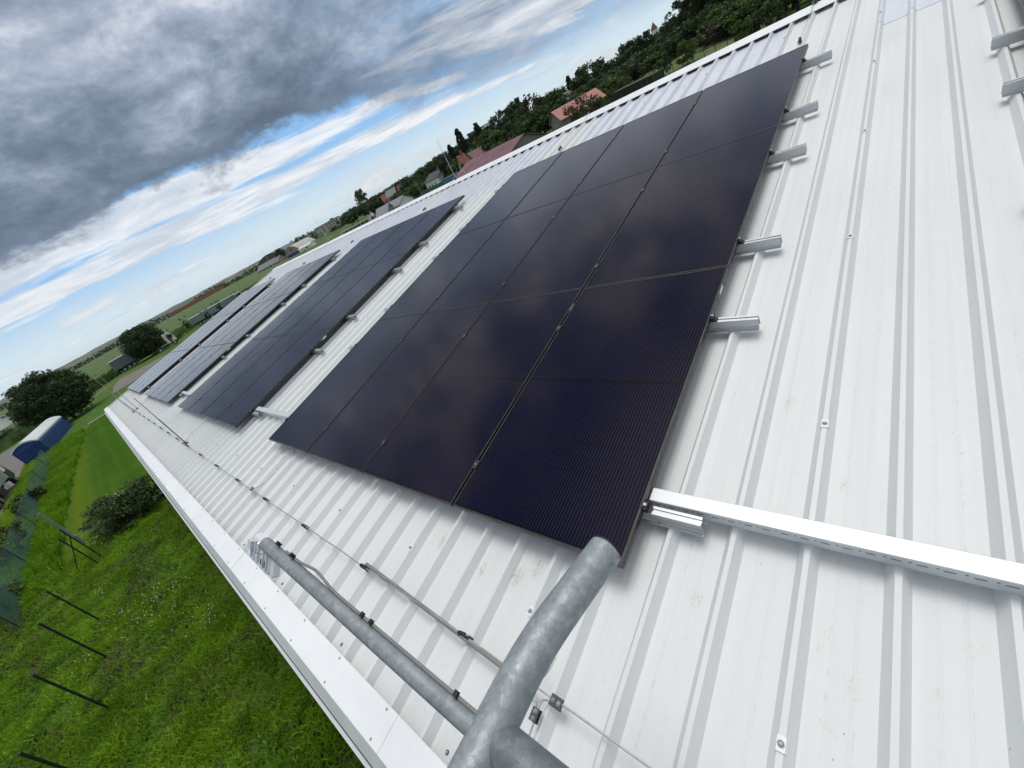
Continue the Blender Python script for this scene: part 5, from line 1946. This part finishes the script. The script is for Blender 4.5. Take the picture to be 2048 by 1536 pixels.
# blue truss and blue container past the ridge
p, q = Vector(pol(49.1, 98)), Vector(pol(52.1, 98))
c, d = (p + q) / 2, q - p
t = thing('steel_truss', 'blue steel truss with pale panels behind the purple roof', 'truss', (c.x, c.y, 0), (0, 0, math.atan2(d.y, d.x)))
L = d.length
z1_, z0_ = zel(-1.25, 98), zel(-1.85, 98)
mb = MB()
for z in (z0_, z1_): mb.box(-L / 2, L / 2, -.06, .06, z - .06, z + .06)
n = 5
for k in range(n + 1):
    x = -L / 2 + L * k / n
    mb.box(x - .05, x + .05, -.05, .05, z0_, z1_)
    if k < n: mb.tube([(x, -.03, z0_), (x + L / n, -.03, z1_)], .045, 6)
for x in (-L / 2, L / 2): mb.box(x - .09, x + .09, -.09, .09, 0, z0_)
mb.build('frame', plain('truss_blue', (0.02, 0.06, 0.16), .5), t)
mb = MB()
mb.box(-L / 2 + .1, L / 2 - .1, .08, .12, z0_ + .08, z1_ - .08)
mb.build('panel', B_LBLUE, t)


def container(label, A, B, h, z0, mat, dep=2.4, ribs=10):
    p, q = Vector(pol(*A)), Vector(pol(*B))
    c, d = (p + q) / 2, q - p
    t = thing('steel_container', label, 'container', (c.x, c.y, 0), (0, 0, math.atan2(d.y, d.x)))
    L = d.length
    mb = MB()
    mb.box(-L / 2, L / 2, 0, dep, z0, h)
    for k in range(ribs):
        x = -L / 2 + L * (k + .5) / ribs
        mb.box(x - L / ribs * .2, x + L / ribs * .2, -.05, 0, z0 + .15, h - .15)
    mb.build('body', mat, t)
    mb = MB()
    mb.box(-L / 2 - .03, L / 2 + .03, -.07, dep + .03, h, h + .08)
    mb.build('roof', T_PALE, t)
    return t


container('light blue container peeking over the ridge below the white house', (43.5, 118), (45.2, 116), zel(-1.6, 117), 0.1, plain('container_blue', (0.06, 0.22, 0.34), .5, .1, .2, 1))
p, q = Vector(pol(40.5, 128)), Vector(pol(49.3, 112))
d = q - p
t = thing('sports_fence', 'pale green fence running behind the ridge below the houses', 'fence', (p.x, p.y, 0), (0, 0, math.atan2(d.y, d.x)))
L = d.length
z = zel(-1.75, 120)
mb = MB()
mb.box(0, L, -.02, .02, 1.0, z)
mb.build('panel', plain('fence_green', (0.06, 0.12, 0.105), .6, 0, .2, .6), t)
mb = MB()
mb.box(0, L, -.05, .05, z, z + .08)
mb.build('top_rail', M_TEAL, t)
for k in range(8):
    mb = MB()
    mb.box(L * k / 7 - .06, L * k / 7 + .06, -.06, .06, 0, z + .1)
    mb.build('post', M_TEAL, t)

# glasshouse row right of the pink house
p, q = Vector(pol(65.2, 108)), Vector(pol(69.6, 100))
d = q - p
t = thing('glasshouse', 'long low glasshouse with brown framing behind the ridge', 'glasshouse', (p.x, p.y, 0), (0, 0, math.atan2(d.y, d.x)))
L = d.length
z = zel(-2.1, 106)
mb = MB()
mb.box(0, L, 0.03, 3, 0, z - .1)
mb.build('glazing', plain('dark_green_glass', (0.02, 0.04, 0.032), .25), t)
mb = MB()
for k in range(9): mb.box(L * k / 8 - .07, L * k / 8 + .07, -.05, .03, 0, z - .1)
mb.box(-.1, L + .1, -.08, 3.1, z - .1, z + .12)
mb.build('frame', plain('brown_timber', (0.10, 0.07, 0.05), .8), t)
# garden fence before the wood
p, q = Vector(pol(69.8, 116)), Vector(pol(79.0, 104))
d = q - p
t = thing('garden_fence', 'thin dark wire fence in front of the meadow strip', 'fence', (p.x, p.y, 0), (0, 0, math.atan2(d.y, d.x)))
L = d.length
mb = MB()
for z in (1.0, 1.7, 2.3): mb.box(0, L, -.012, .012, z - .012, z + .012)
mb.build('wire', M_POST, t)
for k in range(10):
    mb = MB()
    mb.box(L * k / 9 - .04, L * k / 9 + .04, -.04, .04, 0, 2.4)
    mb.build('post', M_POST, t)
# meadow bank in front of the wood
mb = MB()
nn = 24
vs = []
for i in range(nn + 1):
    az = 68.5 + 13 * i / nn
    for d_, z_ in ((112, 0.0), (120, 1.1), (132, 2.3 + .2 * math.sin(i)), (150, 2.2), (175, 0)):
        vs.append((*pol(az, d_), z_))
fs = [(i * 5 + k, i * 5 + k + 1, i * 5 + 6 + k, i * 5 + 5 + k) for i in range(nn) for k in range(4)]
mb.add(vs, [f for f in fs])
tag(mb.build('meadow_bank', plain('bank_grass', (0.085, 0.125, 0.03), .9, 0, .3, .5, .3, True), smooth=True), kind='structure')  # grass of the bank in a yellowish green

# lamp posts
for az, zt_, zb_, d, lab in ((48.0, -0.55, 0, 140, 'street lamp post right of the red roofed cottage'), (45.66, -0.66, 0, 150, 'street lamp post left of the red roofed cottage'), (42.0, -1.22, 0, 135, 'short lamp post below the white house'), (40.45, -0.36, 0, 165, 'street lamp post at the start of the pale green fence'), (2.9, -0.9, 0, 180, 'pale mast in the maize behind the rear semitrailer'), (12.2, -0.75, 0, 190, 'pale mast in the maize behind the long semitrailer')):
    x, y = pol(az, d)
    t = thing('lamp_post', lab, 'lamp post', (x, y, 0), (0, 0, R(-az)), 'posts in the middle distance')
    h = zel(zt_, d)
    mb = MB()
    mb.tube([(0, 0, 0), (0, 0, h)], [.09, .05], 8)
    mb.build('pole', plain('post_grey', (0.34, 0.35, 0.34), .5, .3), t, True)
    mb = MB()
    mb.box(-.08, .45, -.09, .09, h - .02, h + .1)
    mb.build('lamp_head', MATS['post_grey'], t)

# ------------------------------------------------------------------ blue arched shed, containers and lorry at the left
t, L = arched_hall('arched_shed', 'blue corrugated shed with a white barrel roof beside the road', (-7.75, 76.8), (-5.85, 76.1), 15, 2.30, 1.75, plain('shed_blue', (0.016, 0.080, 0.30), .45, .1, .2, 1.2), plain('shed_white_roof', (0.62, 0.65, 0.66), .45, 0, .06, .6), None, 'shed')
mb = MB()
for k in range(9):
    x = -L / 2 + L * (k + .5) / 9
    mb.box(x - .04, x + .04, -.03, 0.05, 0, 1.6)
for k in range(34):
    y = .3 + k * .49
    mb.box(L / 2, L / 2 + .035, y - .05, y + .05, 0, 1.5)
mb.build('wall_rib', plain('shed_blue_dark', (0.006, 0.02, 0.085), .5), t)
container('grey roofed blue container beyond the blue shed', (-7.35, 128), (-6.2, 134), 2.5, .1, plain('container_navy', (0.02, 0.03, 0.16), .5), 2.6)
p = pol(-8.6, 112)
t, L = arched_hall('arched_hall', 'white arched building at the left edge beyond the road', (-8.3, 170), (-5.2, 176), 22, 5.2, 2.2, W_WHITE, MATS['shed_white_roof'])


def wheel_mesh(par, x, y, r=0.5, w=0.32):
    mb = MB()
    mb.tube([(x, y - w / 2, r), (x, y + w / 2, r)], r, 18, 0)
    mb.tube([(x, y - w / 2 - .01, r), (x, y + w / 2 + .01, r)], r * .55, 12, 1)
    mb.build('wheel', [M_TYRE, M_STEEL], par)


def trailer(label, c, rot, L, hb, ht, mat, Wd=2.5, wheels=(0.12, 0.21, 0.30), panels=6):
    """box semitrailer along local x, rear at x=0"""
    t = thing('semitrailer', label, 'trailer', (*c, 0), (0, 0, rot))
    mb = MB()
    mb.box(0, L, -Wd / 2, Wd / 2, hb, ht)
    for k in range(panels + 1):
        x = L * k / panels
        for s in (-1, 1):
            mb.box(max(0, x - .04), min(L, x + .04), s * Wd / 2 - (.02 if s > 0 else .015), s * Wd / 2 + (.015 if s > 0 else .02), hb, ht)
    mb.build('body', mat, t)
    mb = MB()
    mb.box(-.03, L + .03, -Wd / 2 - .03, Wd / 2 + .03, ht, ht + .1)
    mb.box(-.04, 0.0, -Wd / 2 - .03, -Wd / 2 + .12, hb, ht)
    mb.box(-.04, 0.0, Wd / 2 - .12, Wd / 2 + .03, hb, ht)
    mb.build('edge_trim', W_WHITE, t)
    mb = MB()
    mb.box(0.2, L - .5, -.5, .5, hb - .35, hb - .01)
    mb.box(L * .42, L * .66, -Wd / 2 + .05, Wd / 2 - .05, .45, hb - .05)
    mb.build('chassis', M_BLACK, t)
    for f in wheels:
        for s in (-1, 1): wheel_mesh(t, L * f, s * (Wd / 2 - .2))
    return t


def tractor(label, c, rot, mat, h=3.6, cat='lorry'):
    """cab-over tractor, nose along +x"""
    t = thing('lorry_tractor', label, cat, (*c, 0), (0, 0, rot))
    mb = MB()
    mb.prism([(0, .9), (2.1, .9), (2.25, 1.1), (2.2, 2.0), (1.95, 3.0), (1.6, h), (.1, h - .1), (0, h - .4)], -1.22, 1.22)
    mb.build('cab', mat, t)
    mb = MB()
    mb.prism([(2.215, 1.95), (2.225, 1.98), (2.0, 2.92), (1.97, 2.92)], -1.1, 1.1)
    for s in (-1, 1):
        mb.box(.9, 1.9, s * 1.225 - .01, s * 1.225 + .01, 1.95, 2.75)
    mb.build('windscreen', M_GLASS, t)
    mb = MB()
    mb.box(-3.6, 2.1, -.45, .45, .55, .9)
    mb.box(2.1, 2.32, -1.2, 1.2, .4, 1.0)
    mb.box(-1.2, -.2, -1.2, -.5, .45, 1.0)
    mb.build('chassis', M_BLACK, t)
    for x in (1.3, -2.4):
        for s in (-1, 1): wheel_mesh(t, x, s * 1.02)
    return t


G1 = plain('curtain_grey', (0.15, 0.155, 0.175), .55, 0, .08, .5)
G2 = plain('curtain_blue_grey', (0.20, 0.25, 0.28), .5, 0, .08, .4)
LW = plain('lorry_white', (0.66, 0.66, 0.62), .35, 0, .05, 1)
a = Vector((4.7, 156.0))
dd = Vector((1.0, -0.30)).normalized()
rot1 = math.atan2(dd.y, dd.x)
x0, y0 = pol(2.25, 150)
trailer('grey box semitrailer with its rear to the road, half hidden by a dark tree', (x0, y0), R(-6), 13.4, 1.2, 3.65, G1)
x0, y0 = pol(7.0, 140)
tractor('white lorry tractor parked at the right of the big dark tree', (x0 + .6, y0 - .2), R(-6), LW, 3.5)
mb = MB()
x0, y0 = pol(10.25, 158)
trailer('long blue grey curtain semitrailer in front of the maize', (x0, y0), R(-14), 14.6, 1.2, 3.0, G2, panels=4)
x0, y0 = pol(15.35, 156)
tractor('white lorry cab at the head of the long blue grey semitrailer', (x0, y0), R(-14), LW, 3.0)
# lorry and open transporter seen over the ridge
p, q = Vector(pol(29.5, 175)), Vector(pol(33.2, 172))
d = q - p
t = thing('car_transporter', 'open frame transporter trailer peeking over the ridge', 'trailer', (p.x, p.y, 0), (0, 0, math.atan2(d.y, d.x)))
L = d.length
zt = zel(-1.18, 173)
mb = MB()
mb.box(0, L, -1.2, -1.1, zt - .12, zt)
mb.box(0, L, 1.1, 1.2, zt - .12, zt)
mb.box(0, L, -1.2, 1.2, .9, 1.2)
for k in range(8):
    for s in (-1.15, 1.15): mb.box(L * k / 7 - .06, L * k / 7 + .06, s - .05, s + .05, 1.2, zt - .12)
mb.build('frame', W_WHITE, t)
mb = MB()
mb.box(.8, L - .6, -.9, .9, 1.2, zt - .6)
mb.build('load', plain('dark_load', (0.05, 0.055, 0.06), .5, 0, .4, 1), t)
for x in (L * .15, L * .3, L * .85):
    for s in (-1, 1): wheel_mesh(t, x, s)
x0, y0 = pol(33.35, 172)
tractor('white lorry cab in front of the open transporter over the ridge', (x0, y0), math.atan2(d.y, d.x), LW, zel(-1.05, 172))
# dark lorry at the left edge, on the road
t = thing('lorry', 'dark lorry with a grey box body on the road at the left edge', 'lorry', (-12.05, 55.5, 0), (0, 0, R(86)))
mb = MB()
mb.box(-1.0, 8.2, -1.25, 1.25, 1.15, 3.3)
mb.build('box_body', plain('box_grey', (0.22, 0.235, 0.25), .5, 0, .08, .6), t)
mb = MB()
mb.box(-1.03, 8.25, -1.28, 1.28, 3.3, 3.38)
mb.box(8.2, 8.27, -1.28, 1.28, 1.15, 3.3)
mb.build('edge_trim', W_WHITE, t)
mb = MB()
mb.prism([(8.5, .8), (10.6, .8), (10.8, 1.1), (10.7, 1.8), (10.3, 2.7), (8.6, 2.75)], -1.2, 1.2)
mb.build('cab', plain('lorry_black', (0.02, 0.021, 0.025), .4), t)
mb = MB()
mb.box(8.9, 10.1, -1.22, -1.2, 1.7, 2.5)
mb.box(8.7, 10.1, -.9, .9, 2.751, 2.83)
mb.build('cab_panel', LW, t)
mb = MB()
mb.box(-1, 8.4, -.5, .5, .6, 1.14)
mb.box(3, 5, -1.2, -.6, .4, 1.1)
mb.build('chassis', M_BLACK, t)
mb = MB()
mb.box(5.6, 5.75, -1.27, -1.2, .5, 1.1)
mb.box(6.2, 6.35, -1.27, -1.2, .5, 1.1)
mb.build('side_guard', plain('cream_rail', (0.55, 0.52, 0.38), .5), t)
for x in (0.6, 1.9, 9.6):
    for s in (-1, 1): wheel_mesh(t, x, s * 1.02)

# ------------------------------------------------------------------ the air: faint haze over the far fields and hills
def haze():
    m = bpy.data.materials.new('air_haze')
    m.use_nodes = True
    m.node_tree.nodes.clear()
    N = NT(m.node_tree)
    out = N.node('ShaderNodeOutputMaterial')
    pv = N.node('ShaderNodeVolumePrincipled')
    pv.inputs['Color'].default_value = (0.86, 0.93, 1.0, 1)
    pv.inputs['Density'].default_value = 0.00004
    pv.inputs['Anisotropy'].default_value = 0.2
    N.l.new(pv.outputs[0], out.inputs['Volume'])
    mb = MB()
    mb.box(-8200, 8200, -3000, 8200, -2.0, 118.0)
    tag(mb.build('haze', m), kind='stuff')


haze()
